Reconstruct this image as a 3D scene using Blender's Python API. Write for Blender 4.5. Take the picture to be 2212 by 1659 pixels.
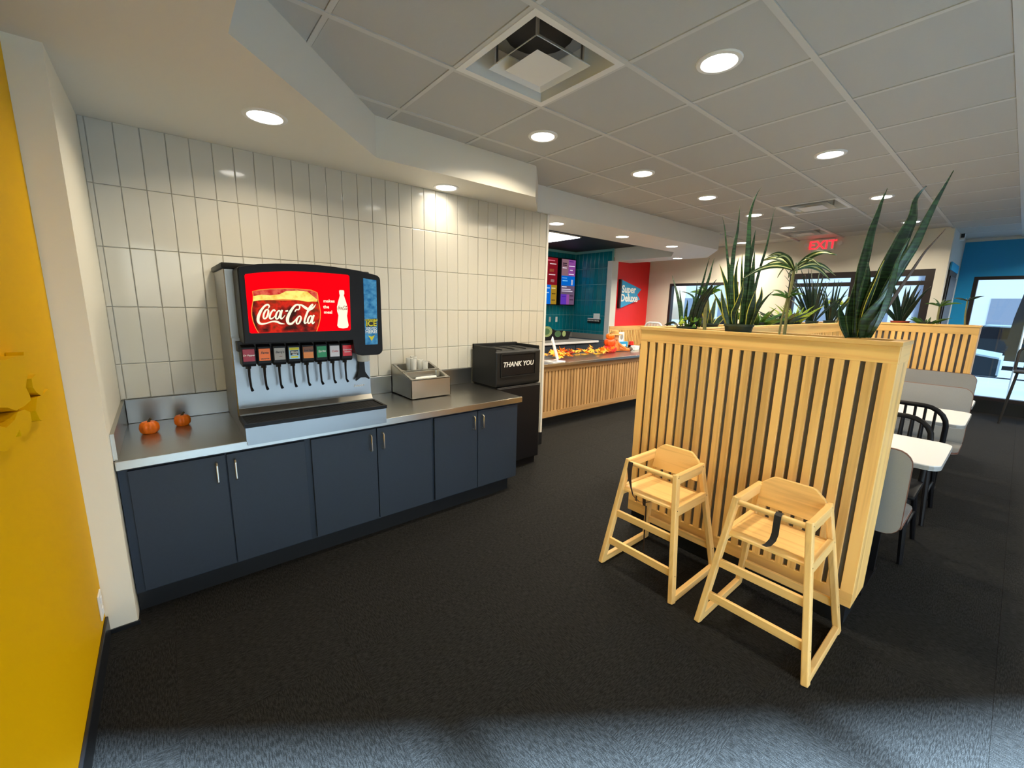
import bpy, bmesh, math, random
from mathutils import Vector, Matrix
random.seed(7)
PI = math.pi
for o in list(bpy.data.objects):
    bpy.data.objects.remove(o, do_unlink=True)
sc = bpy.context.scene
COL = sc.collection

# ------------------------------------------------------------------ camera
CAM = Vector((0.2438, -3.2722, 1.541)); YAW, PIT, ROL, FPX = 0.6929268, 0.1872485, -0.0217476, 901.4648
def cam_axes():
    f = Vector((math.sin(YAW)*math.cos(PIT), math.cos(YAW)*math.cos(PIT), -math.sin(PIT)))
    r = Vector((math.cos(YAW), -math.sin(YAW), 0)); d = f.cross(r)
    r2 = r*math.cos(ROL) + d*math.sin(ROL)
    return r2, f.cross(r2), f
CR, CD, CF = cam_axes()
cd = bpy.data.cameras.new('camera'); cam = bpy.data.objects.new('camera', cd); COL.objects.link(cam)
m = Matrix.Identity(4)
for i in range(3):
    m[i][0] = CR[i]; m[i][1] = -CD[i]; m[i][2] = -CF[i]; m[i][3] = CAM[i]
cam.matrix_world = m
cd.sensor_width = 36; cd.lens = FPX/2212*36; cd.clip_start = 0.02; cd.clip_end = 300
sc.camera = cam
def on(u, v, ax, val):
    """photo pixel -> point where its ray meets the plane axis = val"""
    d = CR*((u-1106)/FPX) + CD*((v-829.5)/FPX) + CF
    return CAM + d*((val-CAM[ax])/d[ax])

# ------------------------------------------------------------------ light
sc.view_settings.view_transform = 'Standard'; sc.view_settings.look = 'None'
sc.view_settings.gamma = 1; sc.view_settings.use_curve_mapping = False
sc.view_settings.exposure = 0.2
w = bpy.data.worlds.new('sky'); sc.world = w; w.use_nodes = True
nt = w.node_tree; bg = nt.nodes['Background']
sky = nt.nodes.new('ShaderNodeTexSky'); sky.sky_type = 'NISHITA'; sky.sun_disc = False
sky.sun_elevation = math.radians(40); sky.sun_rotation = math.radians(185); sky.air_density = 1.2; sky.dust_density = 1.5
hsv = nt.nodes.new('ShaderNodeHueSaturation'); hsv.inputs['Saturation'].default_value = .55
nt.links.new(sky.outputs[0], hsv.inputs['Color']); nt.links.new(hsv.outputs[0], bg.inputs[0]); bg.inputs[1].default_value = 0.38
sl = bpy.data.lights.new('sun', 'SUN'); sun = bpy.data.objects.new('sun', sl); COL.objects.link(sun)
sl.energy = 165.0; sl.angle = math.radians(4.5); sl.color = (0.72, 0.88, 1.0)
EL = math.radians(40); sd = Vector((-0.03*math.cos(EL), 0.9995*math.cos(EL), -math.sin(EL)))
sun.rotation_euler = sd.to_track_quat('-Z', 'Y').to_euler(); sun.location = (0, -12, 9)
LAMP_W = 16.0

# ------------------------------------------------------------------ materials
def S(r, g, b):
    f = lambda c: (c/255/12.92) if c/255 <= .04045 else ((c/255+.055)/1.055)**2.4
    return (f(r), f(g), f(b), 1)
def mat(name, col, rough=.5, metal=0, spec=.5, emit=None, estr=1, noise=None, bump=None, trans=0, coat=0, ior=None):
    m = bpy.data.materials.new(name); m.use_nodes = True
    t = m.node_tree; p = t.nodes['Principled BSDF']
    p.inputs['Base Color'].default_value = col; p.inputs['Roughness'].default_value = rough
    p.inputs['Metallic'].default_value = metal; p.inputs['Specular IOR Level'].default_value = spec
    p.inputs['Coat Weight'].default_value = coat
    if trans: p.inputs['Transmission Weight'].default_value = trans
    if ior: p.inputs['IOR'].default_value = ior
    if emit:
        p.inputs['Emission Color'].default_value = emit; p.inputs['Emission Strength'].default_value = estr
    if noise or bump:
        tc = t.nodes.new('ShaderNodeTexCoord')
    if noise:                                       # (scale vec, amount)
        mp = t.nodes.new('ShaderNodeMapping'); mp.inputs['Scale'].default_value = noise[0]
        n = t.nodes.new('ShaderNodeTexNoise'); n.inputs['Scale'].default_value = 1; n.inputs['Detail'].default_value = 4
        mx = t.nodes.new('ShaderNodeMix'); mx.data_type = 'RGBA'
        a = noise[1]; mx.inputs[6].default_value = tuple(c*(1-a) for c in col[:3])+(1,); mx.inputs[7].default_value = tuple(min(1, c*(1+a)) for c in col[:3])+(1,)
        t.links.new(tc.outputs['Object'], mp.inputs[0]); t.links.new(mp.outputs[0], n.inputs[0])
        t.links.new(n.outputs[0], mx.inputs[0]); t.links.new(mx.outputs[2], p.inputs['Base Color'])
    if bump:                                        # (scale vec, strength, dist)
        mp = t.nodes.new('ShaderNodeMapping'); mp.inputs['Scale'].default_value = bump[0]
        n = t.nodes.new('ShaderNodeTexNoise'); n.inputs['Scale'].default_value = 1; n.inputs['Detail'].default_value = 3
        b = t.nodes.new('ShaderNodeBump'); b.inputs['Strength'].default_value = bump[1]; b.inputs['Distance'].default_value = bump[2]
        t.links.new(tc.outputs['Object'], mp.inputs[0]); t.links.new(mp.outputs[0], n.inputs[0])
        t.links.new(n.outputs[0], b.inputs['Height']); t.links.new(b.outputs[0], p.inputs['Normal'])
    return m
def wood(name, col, axis, var=.22, rough=.42):
    m = bpy.data.materials.new(name); m.use_nodes = True; t = m.node_tree; p = t.nodes['Principled BSDF']
    N = t.nodes.new; L = t.links.new
    tc = N('ShaderNodeTexCoord'); oi = N('ShaderNodeObjectInfo')
    ad = N('ShaderNodeVectorMath'); ad.operation = 'ADD'
    ml = N('ShaderNodeVectorMath'); ml.operation = 'SCALE'; ml.inputs['Scale'].default_value = 37
    cb = N('ShaderNodeCombineXYZ')
    for i in range(3): L(oi.outputs['Random'], cb.inputs[i])
    L(cb.outputs[0], ml.inputs[0]); L(tc.outputs['Object'], ad.inputs[0]); L(ml.outputs[0], ad.inputs[1])
    mp = N('ShaderNodeMapping'); s = [38, 38, 38]; s[axis] = 1.6; mp.inputs['Scale'].default_value = s
    L(ad.outputs[0], mp.inputs[0])
    n = N('ShaderNodeTexNoise'); n.inputs['Scale'].default_value = 1; n.inputs['Detail'].default_value = 5; n.inputs['Distortion'].default_value = .6
    L(mp.outputs[0], n.inputs[0])
    mp2 = N('ShaderNodeMapping'); s = [7, 7, 7]; s[axis] = 1.2; mp2.inputs['Scale'].default_value = s; L(ad.outputs[0], mp2.inputs[0])
    n2 = N('ShaderNodeTexNoise'); n2.inputs['Scale'].default_value = 1; n2.inputs['Detail'].default_value = 2; L(mp2.outputs[0], n2.inputs[0])
    cr = N('ShaderNodeValToRGB'); e = cr.color_ramp.elements
    dk = tuple(c*k for c, k in zip(col[:3], (.62, .52, .42)))+(1,)
    e[0].position = .22; e[0].color = dk; e[1].position = .52; e[1].color = tuple(min(1, c*1.1) for c in col[:3])+(1,)
    a2 = N('ShaderNodeMath'); a2.operation = 'MULTIPLY_ADD'; a2.inputs[1].default_value = .45
    L(n2.outputs[0], a2.inputs[0]); m2_ = N('ShaderNodeMath'); m2_.operation = 'MULTIPLY'; m2_.inputs[1].default_value = .55
    L(n.outputs[0], m2_.inputs[0]); L(m2_.outputs[0], a2.inputs[2]); L(a2.outputs[0], cr.inputs[0])
    hs = N('ShaderNodeHueSaturation'); L(cr.outputs[0], hs.inputs['Color'])
    mr = N('ShaderNodeMapRange'); mr.inputs[3].default_value = 1-var; mr.inputs[4].default_value = 1+var*.45
    L(oi.outputs['Random'], mr.inputs[0]); L(mr.outputs[0], hs.inputs['Value'])
    L(hs.outputs[0], p.inputs['Base Color']); p.inputs['Roughness'].default_value = rough
    b = N('ShaderNodeBump'); b.inputs['Strength'].default_value = .08; b.inputs['Distance'].default_value = .002
    L(n.outputs[0], b.inputs['Height']); L(b.outputs[0], p.inputs['Normal'])
    return m
WC = S(246, 198, 122); HC = S(240, 198, 128)
M = {}
for i, a in enumerate('xyz'):
    M['wood'+a] = wood('honey_wood_'+a, WC, i); M['hwood'+a] = wood('rubber_wood_'+a, HC, i, .08); M['dwood'+a] = wood('counter_wood_'+a, S(206, 168, 118), i)
M['white'] = mat('white_paint', (.72, .74, .73, 1), .55, bump=((60, 60, 60), .05, .002))
M['cream'] = mat('cream_paint', (.76, .73, .65, 1), .55, bump=((60, 60, 60), .05, .002))
M['yellow'] = mat('yellow_paint', S(226, 176, 0), .6, spec=.08, bump=((40, 40, 40), .06, .002))
M['red'] = mat('red_paint', S(228, 28, 34), .5)
M['bluep'] = mat('blue_paint', S(6, 150, 214), .5)
M['tile'] = mat('glazed_tile', (.59, .57, .505, 1), .08, spec=.4, bump=((5, 5, 3), .03, .01))
M['grout'] = mat('grout', (.50, .48, .42, 1), .9)
M['teal'] = mat('teal_glazed_tile', S(10, 124, 142), .14, noise=((14, 14, 4), .35))
M['tgrout'] = mat('teal_grout', S(120, 190, 200), .8)
M['ctile'] = mat('ceiling_tile_board', (.50, .50, .485, 1), .9, bump=((160, 160, 160), .25, .002))
M['tee'] = mat('ceiling_grid_metal', (.60, .60, .58, 1), .5)
M['blackc'] = mat('black_ceiling', (.012, .013, .015, 1), .6)
M['slate'] = mat('slate_laminate', S(46, 56, 70), .5, spec=.3, noise=((90, 90, 90), .08))
M['rubber'] = mat('black_cove_base', S(24, 28, 34), .38)
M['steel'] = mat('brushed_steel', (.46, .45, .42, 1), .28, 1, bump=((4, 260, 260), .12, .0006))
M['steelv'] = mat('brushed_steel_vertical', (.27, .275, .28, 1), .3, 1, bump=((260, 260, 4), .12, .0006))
M['chrome'] = mat('chrome', (.82, .80, .76, 1), .14, 1)
M['nickel'] = mat('satin_nickel', (.78, .74, .66, 1), .3, 1)
M['black'] = mat('black_plastic', (.008, .008, .010, 1), .42, spec=.2)
M['blackm'] = mat('matt_black', (.014, .014, .015, 1), .6, bump=((120, 120, 120), .15, .001))
M['binb'] = mat('charcoal_plastic', S(26, 28, 30), .5, spec=.3, bump=((200, 200, 200), .2, .001))
M['frame'] = mat('dark_bronze_frame', S(30, 22, 26), .45)
M['back'] = mat('dark_backing', S(92, 92, 98), .7)
M['greyl'] = mat('grey_laminate', S(150, 152, 154), .45, noise=((300, 300, 300), .1))
M['brown'] = mat('brown_edge', S(122, 82, 66), .5)
M['tablew'] = mat('white_laminate', (.82, .83, .86, 1), .35)
M['whitep'] = mat('white_plastic', (.82, .82, .80, 1), .4)
M['orange'] = mat('pumpkin_orange', S(232, 110, 10), .4, noise=((40, 40, 25), .3))
M['orange2'] = mat('pumpkin_deep_orange', S(236, 82, 18), .4); M['red2'] = mat('pumpkin_red', S(214, 40, 32), .4)
M['stem'] = mat('pumpkin_stem', S(70, 62, 40), .8)
M['strap'] = mat('black_webbing', (.02, .018, .018, 1), .7); M['strap2'] = mat('brown_webbing', S(58, 44, 38), .7)
M['hole'] = mat('bolt_hole', S(60, 42, 24), .8)
M['soil'] = mat('soil', S(46, 36, 26), .95)
M['clear'] = mat('clear_plastic', (.92, .92, .88, 1), .15, trans=.55, ior=1.2)
M['napkin'] = mat('paper_white', (.85, .87, .86, 1), .8)
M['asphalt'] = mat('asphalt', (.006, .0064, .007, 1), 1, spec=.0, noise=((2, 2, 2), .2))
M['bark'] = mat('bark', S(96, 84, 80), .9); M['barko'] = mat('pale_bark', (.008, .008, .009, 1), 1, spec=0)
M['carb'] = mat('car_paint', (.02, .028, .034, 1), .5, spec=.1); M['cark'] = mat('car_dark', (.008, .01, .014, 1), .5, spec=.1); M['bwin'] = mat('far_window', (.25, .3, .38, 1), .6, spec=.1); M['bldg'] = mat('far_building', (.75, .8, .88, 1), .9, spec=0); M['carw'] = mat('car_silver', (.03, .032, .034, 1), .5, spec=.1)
def leafm(name, dark, light, edge=None):
    m = bpy.data.materials.new(name); m.use_nodes = True; t = m.node_tree; p = t.nodes['Principled BSDF']; N = t.nodes.new; L = t.links.new
    uv = N('ShaderNodeUVMap'); sp = N('ShaderNodeSeparateXYZ'); L(uv.outputs[0], sp.inputs[0])
    tc = N('ShaderNodeTexCoord'); mp = N('ShaderNodeMapping'); mp.inputs['Scale'].default_value = (14, 14, 95); L(tc.outputs['Object'], mp.inputs[0])
    n = N('ShaderNodeTexNoise'); n.inputs['Scale'].default_value = 1; n.inputs['Detail'].default_value = 3; L(mp.outputs[0], n.inputs[0])
    cr = N('ShaderNodeValToRGB'); cr.color_ramp.elements[0].position = .42; cr.color_ramp.elements[0].color = dark
    cr.color_ramp.elements[1].position = .62; cr.color_ramp.elements[1].color = light; L(n.outputs[0], cr.inputs[0])
    out = cr.outputs[0]
    if edge:
        a = N('ShaderNodeMath'); a.operation = 'SUBTRACT'; a.inputs[1].default_value = .5; L(sp.outputs[0], a.inputs[0])
        b = N('ShaderNodeMath'); b.operation = 'ABSOLUTE'; L(a.outputs[0], b.inputs[0])
        c = N('ShaderNodeMath'); c.operation = 'GREATER_THAN' if edge[1] > 0 else 'LESS_THAN'; c.inputs[1].default_value = abs(edge[1]); L(b.outputs[0], c.inputs[0])
        mx = N('ShaderNodeMix'); mx.data_type = 'RGBA'; L(c.outputs[0], mx.inputs[0]); L(out, mx.inputs[6]); mx.inputs[7].default_value = edge[0]; out = mx.outputs[2]
    L(out, p.inputs['Base Color']); p.inputs['Roughness'].default_value = .4
    return m
M['snake'] = leafm('snake_leaf', S(18, 44, 26), S(52, 88, 52))
M['snakey'] = leafm('snake_leaf_yellow_edge', S(16, 42, 24), S(38, 72, 40), (S(196, 196, 84), .40))
M['drac'] = leafm('striped_leaf', S(30, 60, 26), S(50, 84, 40), (S(206, 212, 150), -.14))
M['leaf'] = leafm('green_leaf', S(44, 84, 30), S(84, 128, 44)); M['lime'] = leafm('lime_leaf', S(120, 150, 30), S(160, 180, 60))
M['dleaf'] = leafm('dark_leaf', S(14, 34, 24), S(30, 56, 38))
M['fallo'] = mat('autumn_orange', S(240, 150, 20), .6); M['fally'] = mat('autumn_yellow', S(240, 186, 60), .6); M['fallr'] = mat('autumn_red', S(190, 30, 30), .6)
def emat(name, c, st): return mat(name, (0, 0, 0, 1), .6, spec=0.03, emit=c, estr=st)
M['lamp'] = emat('lamp_lens', (1, .95, .86, 1), 14)
M['panel'] = emat('light_panel_lens', (1, 1, 1, 1), 9)
def glassm():
    m = bpy.data.materials.new('window_glass'); m.use_nodes = True; t = m.node_tree; t.nodes.clear()
    o = t.nodes.new('ShaderNodeOutputMaterial'); mx = t.nodes.new('ShaderNodeMixShader'); tr = t.nodes.new('ShaderNodeBsdfTransparent')
    gl = t.nodes.new('ShaderNodeBsdfGlossy'); gl.inputs['Roughness'].default_value = .02; lw = t.nodes.new('ShaderNodeLayerWeight'); pw = t.nodes.new('ShaderNodeMath'); pw.operation = 'POWER'; pw.inputs[1].default_value = 4; fr = t.nodes.new('ShaderNodeMath'); fr.operation = 'MULTIPLY_ADD'; fr.inputs[1].default_value = .6; fr.inputs[2].default_value = .03
    t.links.new(lw.outputs['Facing'], pw.inputs[0]); t.links.new(pw.outputs[0], fr.inputs[0])
    tr.inputs[0].default_value = (.88, .95, 1, 1)
    t.links.new(fr.outputs[0], mx.inputs[0]); t.links.new(tr.outputs[0], mx.inputs[1]); t.links.new(gl.outputs[0], mx.inputs[2]); t.links.new(mx.outputs[0], o.inputs[0])
    return m
M['glass'] = glassm()
def carpetm():
    m = bpy.data.materials.new('carpet_loop'); m.use_nodes = True; t = m.node_tree; p = t.nodes['Principled BSDF']; N = t.nodes.new; L = t.links.new
    tc = N('ShaderNodeTexCoord'); oi = N('ShaderNodeObjectInfo'); cb = N('ShaderNodeCombineXYZ'); 
    sc_ = N('ShaderNodeMath'); sc_.operation = 'MULTIPLY'; sc_.inputs[1].default_value = 19; L(oi.outputs['Random'], sc_.inputs[0])
    for i in range(2): L(sc_.outputs[0], cb.inputs[i])
    ad = N('ShaderNodeVectorMath'); L(tc.outputs['Object'], ad.inputs[0]); L(cb.outputs[0], ad.inputs[1])
    mp = N('ShaderNodeMapping'); mp.inputs['Scale'].default_value = (230, 42, 30); L(ad.outputs[0], mp.inputs[0])
    n = N('ShaderNodeTexNoise'); n.inputs['Scale'].default_value = 1; n.inputs['Detail'].default_value = 2; L(mp.outputs[0], n.inputs[0])
    mp2 = N('ShaderNodeMapping'); mp2.inputs['Scale'].default_value = (560, 330, 100); L(ad.outputs[0], mp2.inputs[0])
    n2 = N('ShaderNodeTexNoise'); n2.inputs['Scale'].default_value = 1; L(mp2.outputs[0], n2.inputs[0])
    mu = N('ShaderNodeMath'); mu.operation = 'MULTIPLY'; L(n.outputs[0], mu.inputs[0]); L(n2.outputs[0], mu.inputs[1])
    cr = N('ShaderNodeValToRGB'); e = cr.color_ramp.elements
    e[0].position = .20; e[0].color = (.0004, .0004, .0004, 1); e[1].position = .33; e[1].color = (.019, .019, .019, 1)
    L(mu.outputs[0], cr.inputs[0]); L(cr.outputs[0], p.inputs['Base Color'])
    p.inputs['Roughness'].default_value = .85; p.inputs['Specular IOR Level'].default_value = .25
    b = N('ShaderNodeBump'); b.inputs['Strength'].default_value = .9; b.inputs['Distance'].default_value = .006
    L(mu.outputs[0], b.inputs['Height']); L(b.outputs[0], p.inputs['Normal'])
    return m
M['carpet'] = carpetm()

# ------------------------------------------------------------------ mesh helpers
class MB:
    def __init__(s): s.v = []; s.f = []; s.uv = {}
    def add(s, vs, fs):
        n = len(s.v); s.v += [tuple(v) for v in vs]; s.f += [tuple(i+n for i in f) for f in fs]; return s
    def box(s, x0, x1, y0, y1, z0, z1):
        return s.add([(x, y, z) for z in (z0, z1) for y in (y0, y1) for x in (x0, x1)],
                     [(0, 2, 3, 1), (4, 5, 7, 6), (0, 1, 5, 4), (2, 6, 7, 3), (0, 4, 6, 2), (1, 3, 7, 5)])
    def rbox(s, x0, x1, y0, y1, z0, z1, r=.005, seg=2):
        bm = bmesh.new(); bmesh.ops.create_cube(bm, size=1)
        for v in bm.verts: v.co = Vector(((x0+x1)/2+v.co.x*(x1-x0), (y0+y1)/2+v.co.y*(y1-y0), (z0+z1)/2+v.co.z*(z1-z0)))
        bmesh.ops.bevel(bm, geom=list(bm.edges), offset=r, segments=seg, affect='EDGES', profile=.5)
        bm.verts.index_update(); s.add([v.co for v in bm.verts], [[v.index for v in f.verts] for f in bm.faces]); bm.free(); return s
    def tube(s, pts, rad, seg=8, cap=True):
        pts = [Vector(p) for p in pts]; n = len(pts)
        if not hasattr(rad, '__len__'): rad = [rad]*n
        rings = []; up = None
        for i, p in enumerate(pts):
            t = (pts[min(i+1, n-1)]-pts[max(i-1, 0)]).normalized()
            if up is None: up = t.orthogonal().normalized()
            a = (up - t*up.dot(t)); a = a.normalized() if a.length > 1e-6 else t.orthogonal().normalized(); up = a; b = t.cross(a)
            rings.append([p+(a*math.cos(2*PI*k/seg)+b*math.sin(2*PI*k/seg))*rad[i] for k in range(seg)])
        vs = [v for r in rings for v in r]; fs = []
        for i in range(n-1):
            for k in range(seg):
                k2 = (k+1) % seg; fs.append((i*seg+k, i*seg+k2, (i+1)*seg+k2, (i+1)*seg+k))
        if cap: fs += [tuple(range(seg-1, -1, -1)), tuple((n-1)*seg+k for k in range(seg))]
        return s.add(vs, fs)
    def lathe(s, prof, seg=24, c=(0, 0, 0), lobes=0, amp=0):
        vs = []; fs = []; n = len(prof)
        for r, z in prof:
            for k in range(seg):
                a = 2*PI*k/seg; q = r*(1-amp*(1-abs(math.cos(a*lobes/2)))) if lobes else r
                vs.append((c[0]+q*math.cos(a), c[1]+q*math.sin(a), c[2]+z))
        for i in range(n-1):
            for k in range(seg):
                k2 = (k+1) % seg; fs.append((i*seg+k, i*seg+k2, (i+1)*seg+k2, (i+1)*seg+k))
        if prof[0][0] > 1e-6: fs.append(tuple(range(seg-1, -1, -1)))
        if prof[-1][0] > 1e-6: fs.append(tuple((n-1)*seg+k for k in range(seg)))
        return s.add(vs, fs)
    def prism(s, poly, fn, h0, h1):
        """poly: 2d outline; fn(a, b, h) -> 3d"""
        n = len(poly); vs = [fn(a, b, h0) for a, b in poly]+[fn(a, b, h1) for a, b in poly]
        fs = [tuple(range(n-1, -1, -1)), tuple(range(n, 2*n))]+[(i, (i+1) % n, n+(i+1) % n, n+i) for i in range(n)]
        return s.add(vs, fs)
    def bar(s, p0, p1, w, h, side):
        """rectangular bar p0->p1; w across 'side' direction, h the other"""
        p0 = Vector(p0); p1 = Vector(p1); t = (p1-p0).normalized(); a = Vector(side); a = (a-t*a.dot(t)).normalized(); b = t.cross(a)
        vs = [p+a*(w/2*i)+b*(h/2*j) for p in (p0, p1) for i, j in ((-1, -1), (1, -1), (1, 1), (-1, 1))]
        return s.add(vs, [(0, 1, 2, 3), (7, 6, 5, 4), (0, 4, 5, 1), (1, 5, 6, 2), (2, 6, 7, 3), (3, 7, 4, 0)])
    def mesh(s, name):
        me = bpy.data.meshes.new(name); me.from_pydata(s.v, [], s.f)
        bm = bmesh.new(); bm.from_mesh(me); bmesh.ops.recalc_face_normals(bm, faces=bm.faces); bm.to_mesh(me); bm.free()
        return me
    def build(s, name, material, parent=None, smooth=False, bevel=0):
        me = s.mesh(name)
        if bevel:
            bm = bmesh.new(); bm.from_mesh(me); bmesh.ops.bevel(bm, geom=list(bm.edges), offset=bevel, segments=2, affect='EDGES', profile=.5, clamp_overlap=True); bm.to_mesh(me); bm.free()
        return link(name, me, material, parent, smooth)
def link(name, me, material, parent=None, smooth=False):
    if material is not None and not me.materials: me.materials.append(M[material] if isinstance(material, str) else material)
    if smooth:
        me.polygons.foreach_set('use_smooth', [True]*len(me.polygons))
        try: me.set_sharp_from_angle(angle=math.radians(38))
        except Exception: pass
    o = bpy.data.objects.new(name, me); COL.objects.link(o)
    if parent: adopt(o, parent)
    return o
def adopt(o, parent):
    o.parent = parent; o.matrix_parent_inverse = Matrix.Translation(-WORLD(parent))
def WORLD(o):
    p = Vector(o.location)
    if o.parent: p = p + WORLD(o.parent) + o.matrix_parent_inverse.to_translation()
    return p
def thing(name, label, cat, loc=(0, 0, 0), group=None):
    o = bpy.data.objects.new(name, None); COL.objects.link(o); o.location = loc; o.empty_display_size = .1
    return tag(o, label, cat, group)
def tag(o, label, cat, group=None):
    o['label'] = label; o['category'] = cat
    if group: o['group'] = group
    return o
def struct(o): o['kind'] = 'structure'; return o
def inst(src, loc, parent, rot=None, name=None):
    c = src.copy(); COL.objects.link(c); c.parent = None
    c.location = loc
    if rot: c.rotation_euler = rot
    adopt(c, parent)
    return c
def text(name, s, size, material, parent, origin, xd, yd, depth=.002, shear=0, bold=0, align='CENTER', sx=1):
    """lettering as a thin raised mesh; origin = centre of the line, xd / yd its directions"""
    cu = bpy.data.curves.new(name, 'FONT'); cu.body = s; cu.size = size; cu.align_x = align; cu.align_y = 'CENTER'; cu.extrude = depth/2; cu.shear = shear; cu.offset = bold
    cu.resolution_u = 3
    tmp = bpy.data.objects.new('t', cu); COL.objects.link(tmp)
    dg = bpy.context.evaluated_depsgraph_get(); me = bpy.data.meshes.new_from_object(tmp.evaluated_get(dg))
    bpy.data.objects.remove(tmp, do_unlink=True); bpy.data.curves.remove(cu)
    x = Vector(xd).normalized(); y = Vector(yd).normalized(); z = x.cross(y); o = Vector(origin)
    for v in me.vertices: v.co = o + x*(v.co.x*sx) + y*v.co.y + z*v.co.z
    me.materials.clear()
    return link(name, me, material, parent)
X, Y, Z = Vector((1, 0, 0)), Vector((0, 1, 0)), Vector((0, 0, 1))

# ------------------------------------------------------------------ setting
SZ, CZ = 2.458, 2.707                 # soffit underside, ceiling
CT = .805                             # drink counter height
XL = -.105                            # yellow wall plane
XE = 3.388                            # end of the tiled wall
XF, YR = 8.70, 2.20                   # far white wall, red wall
XB = 10.30                            # blue wall
DW = Vector((.81, -.59, 0)).normalized(); DN = Vector((.59, .81, 0)).normalized()
W0 = Vector((XL, -4.06, 0))           # window wall behind the camera runs from the yellow wall
W1 = W0 + DW*((-7.2-W0.y)/DW.y)
def wy(x): return W0.y+(x-W0.x)*DW.y/DW.x                # glazed wall line
def wx(y): return W0.x+(y-W0.y)*DW.x/DW.y
ROOM = [(-.4, W0.y), (W0.x, W0.y), (W1.x, -7.2), (XB+.15, -7.2)]
floor = struct(MB().prism(ROOM+[(XB+.15, 3.4), (-.4, 3.4)], lambda a, b, h: (a, b, h), -.12, -.006).build('floor', 'rubber'))
tm = MB().rbox(-.3043, .3043, -.3043, .3043, -.008, 0, .0007, 1).mesh('carpet_tile')
tm.materials.append(M['carpet'])
x0t, y0t = .135, -1.0
for i in range(-1, 17):
    for j in range(-7, 6):
        cx, cy = x0t+i*.609+.3045, y0t+j*.609+.3045
        if cx < XL-.2 or (cx < XE and cy > .1) or (cy > 1.6) or cx > XB: continue
        if (Vector((cx, cy, 0))-W0).dot(DN) < -.45: continue
        if cx > 4.5 and cy < -4.2: continue
        o = bpy.data.objects.new('carpet_tile', tm); COL.objects.link(o); o.location = (cx, cy, 0)
        o.rotation_euler = (0, 0, PI/2*((i+j) % 2)); adopt(o, floor)
# tiled wall
wall_back = struct(MB().box(-.4, XE, .008, .33, 0, CZ+.1).build('wall_back', 'grout'))
TA, TH, C0, R0 = .10857, .326, .026, 2.4601
def tile_mesh(w, h, axis='y', matn='tile', ch=.0035, g=.0014):
    b = MB(); a0, a1 = g, w-g; z0, z1 = g, h-g
    fn = (lambda a, z, d: (a, -d, z)) if axis == 'y' else (lambda a, z, d: (-d, a, z))
    o = [(a0, z0), (a1, z0), (a1, z1), (a0, z1)]; c = [(a0+ch, z0+ch), (a1-ch, z0+ch), (a1-ch, z1-ch), (a0+ch, z1-ch)]
    b.add([fn(a, z, 0) for a, z in o]+[fn(a, z, .0065) for a, z in o]+[fn(a, z, .0085) for a, z in c],
          [(8, 9, 10, 11)]+[(i, (i+1) % 4, 4+(i+1) % 4, 4+i) for i in range(4)]+[(4+i, 4+(i+1) % 4, 8+(i+1) % 4, 8+i) for i in range(4)])
    me = b.mesh('tile'); me.materials.append(M[matn]); return me
rows = [(R0-(k+1)*TH, TH) for k in range(4)] + [(.948, R0-4*TH-.948)]
tms = {}
def tilem(w, h):
    k = (round(w, 3), round(h, 3))
    if k not in tms: tms[k] = tile_mesh(w, h)
    return tms[k]
for k in range(-1, 31):
    xa = C0+k*TA if k >= 0 else 0; ww = TA if k >= 0 else C0
    if k == 30: ww = XE-.012-xa
    rr = list(rows)
    if xa > 2.44: rr = rows[:4]+[(R0-5*TH, TH), (R0-6*TH, TH), (.14, R0-6*TH-.14)]
    for z0, h in rr:
        o = link('tile', tilem(ww, h), None, wall_back); o.location += Vector((xa, .008, z0))
        o.rotation_euler = (random.gauss(0, .0016), 0, random.gauss(0, .003))
struct(MB().box(XE-.012, XE+.012, -.012, .34, .14, SZ).build('trim_1', 'whitep'))
struct(MB().box(2.46, XE+.016, -.014, .345, 0, .14).build('baseboard_back', 'rubber', bevel=.003))
# alcove side, column, yellow wall
M['col'] = mat('cream_gloss_paint', (.92, .89, .77, 1), .5, bump=((60, 60, 60), .05, .002))
struct(MB().box(XL, 0, -.80, .1, 0, CZ).build('wall_column', 'col'))
wl = struct(MB().box(XL-.3, XL, W0.y-.6, -.80, 0, CZ).build('wall_left', 'yellow'))
struct(MB().box(XL, XL+.012, W0.y, -.815, 0, .10).build('baseboard_left', 'rubber', bevel=.003))
struct(MB().box(XL, .008, -.808, -.795, 0, .02).build('trim_2', 'rubber'))
# soffits
def soffit(name, poly, z0, z1, m='white'):
    return struct(MB().prism(poly, lambda a, b, h: (a, b, h), z0, z1).build(name, m))
soffit('trim_3', [(-.4, .02), (-.4, W0.y), (W0.x, W0.y), (.52, wy(.52)), (.52, -1.336), (1.41, -.445), (2.82, -.43), (3.21, -.035), (3.21, .02)], SZ, CZ+.06, 'cream')
soffit('trim_4', [(3.21, .33), (3.21, -.035), (7.05, -.055), (7.95, .55), (7.95, YR), (7.42, YR), (7.42, .95), (6.9, .61), (XE, .61), (XE, .33)], SZ, CZ+.06)
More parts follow.
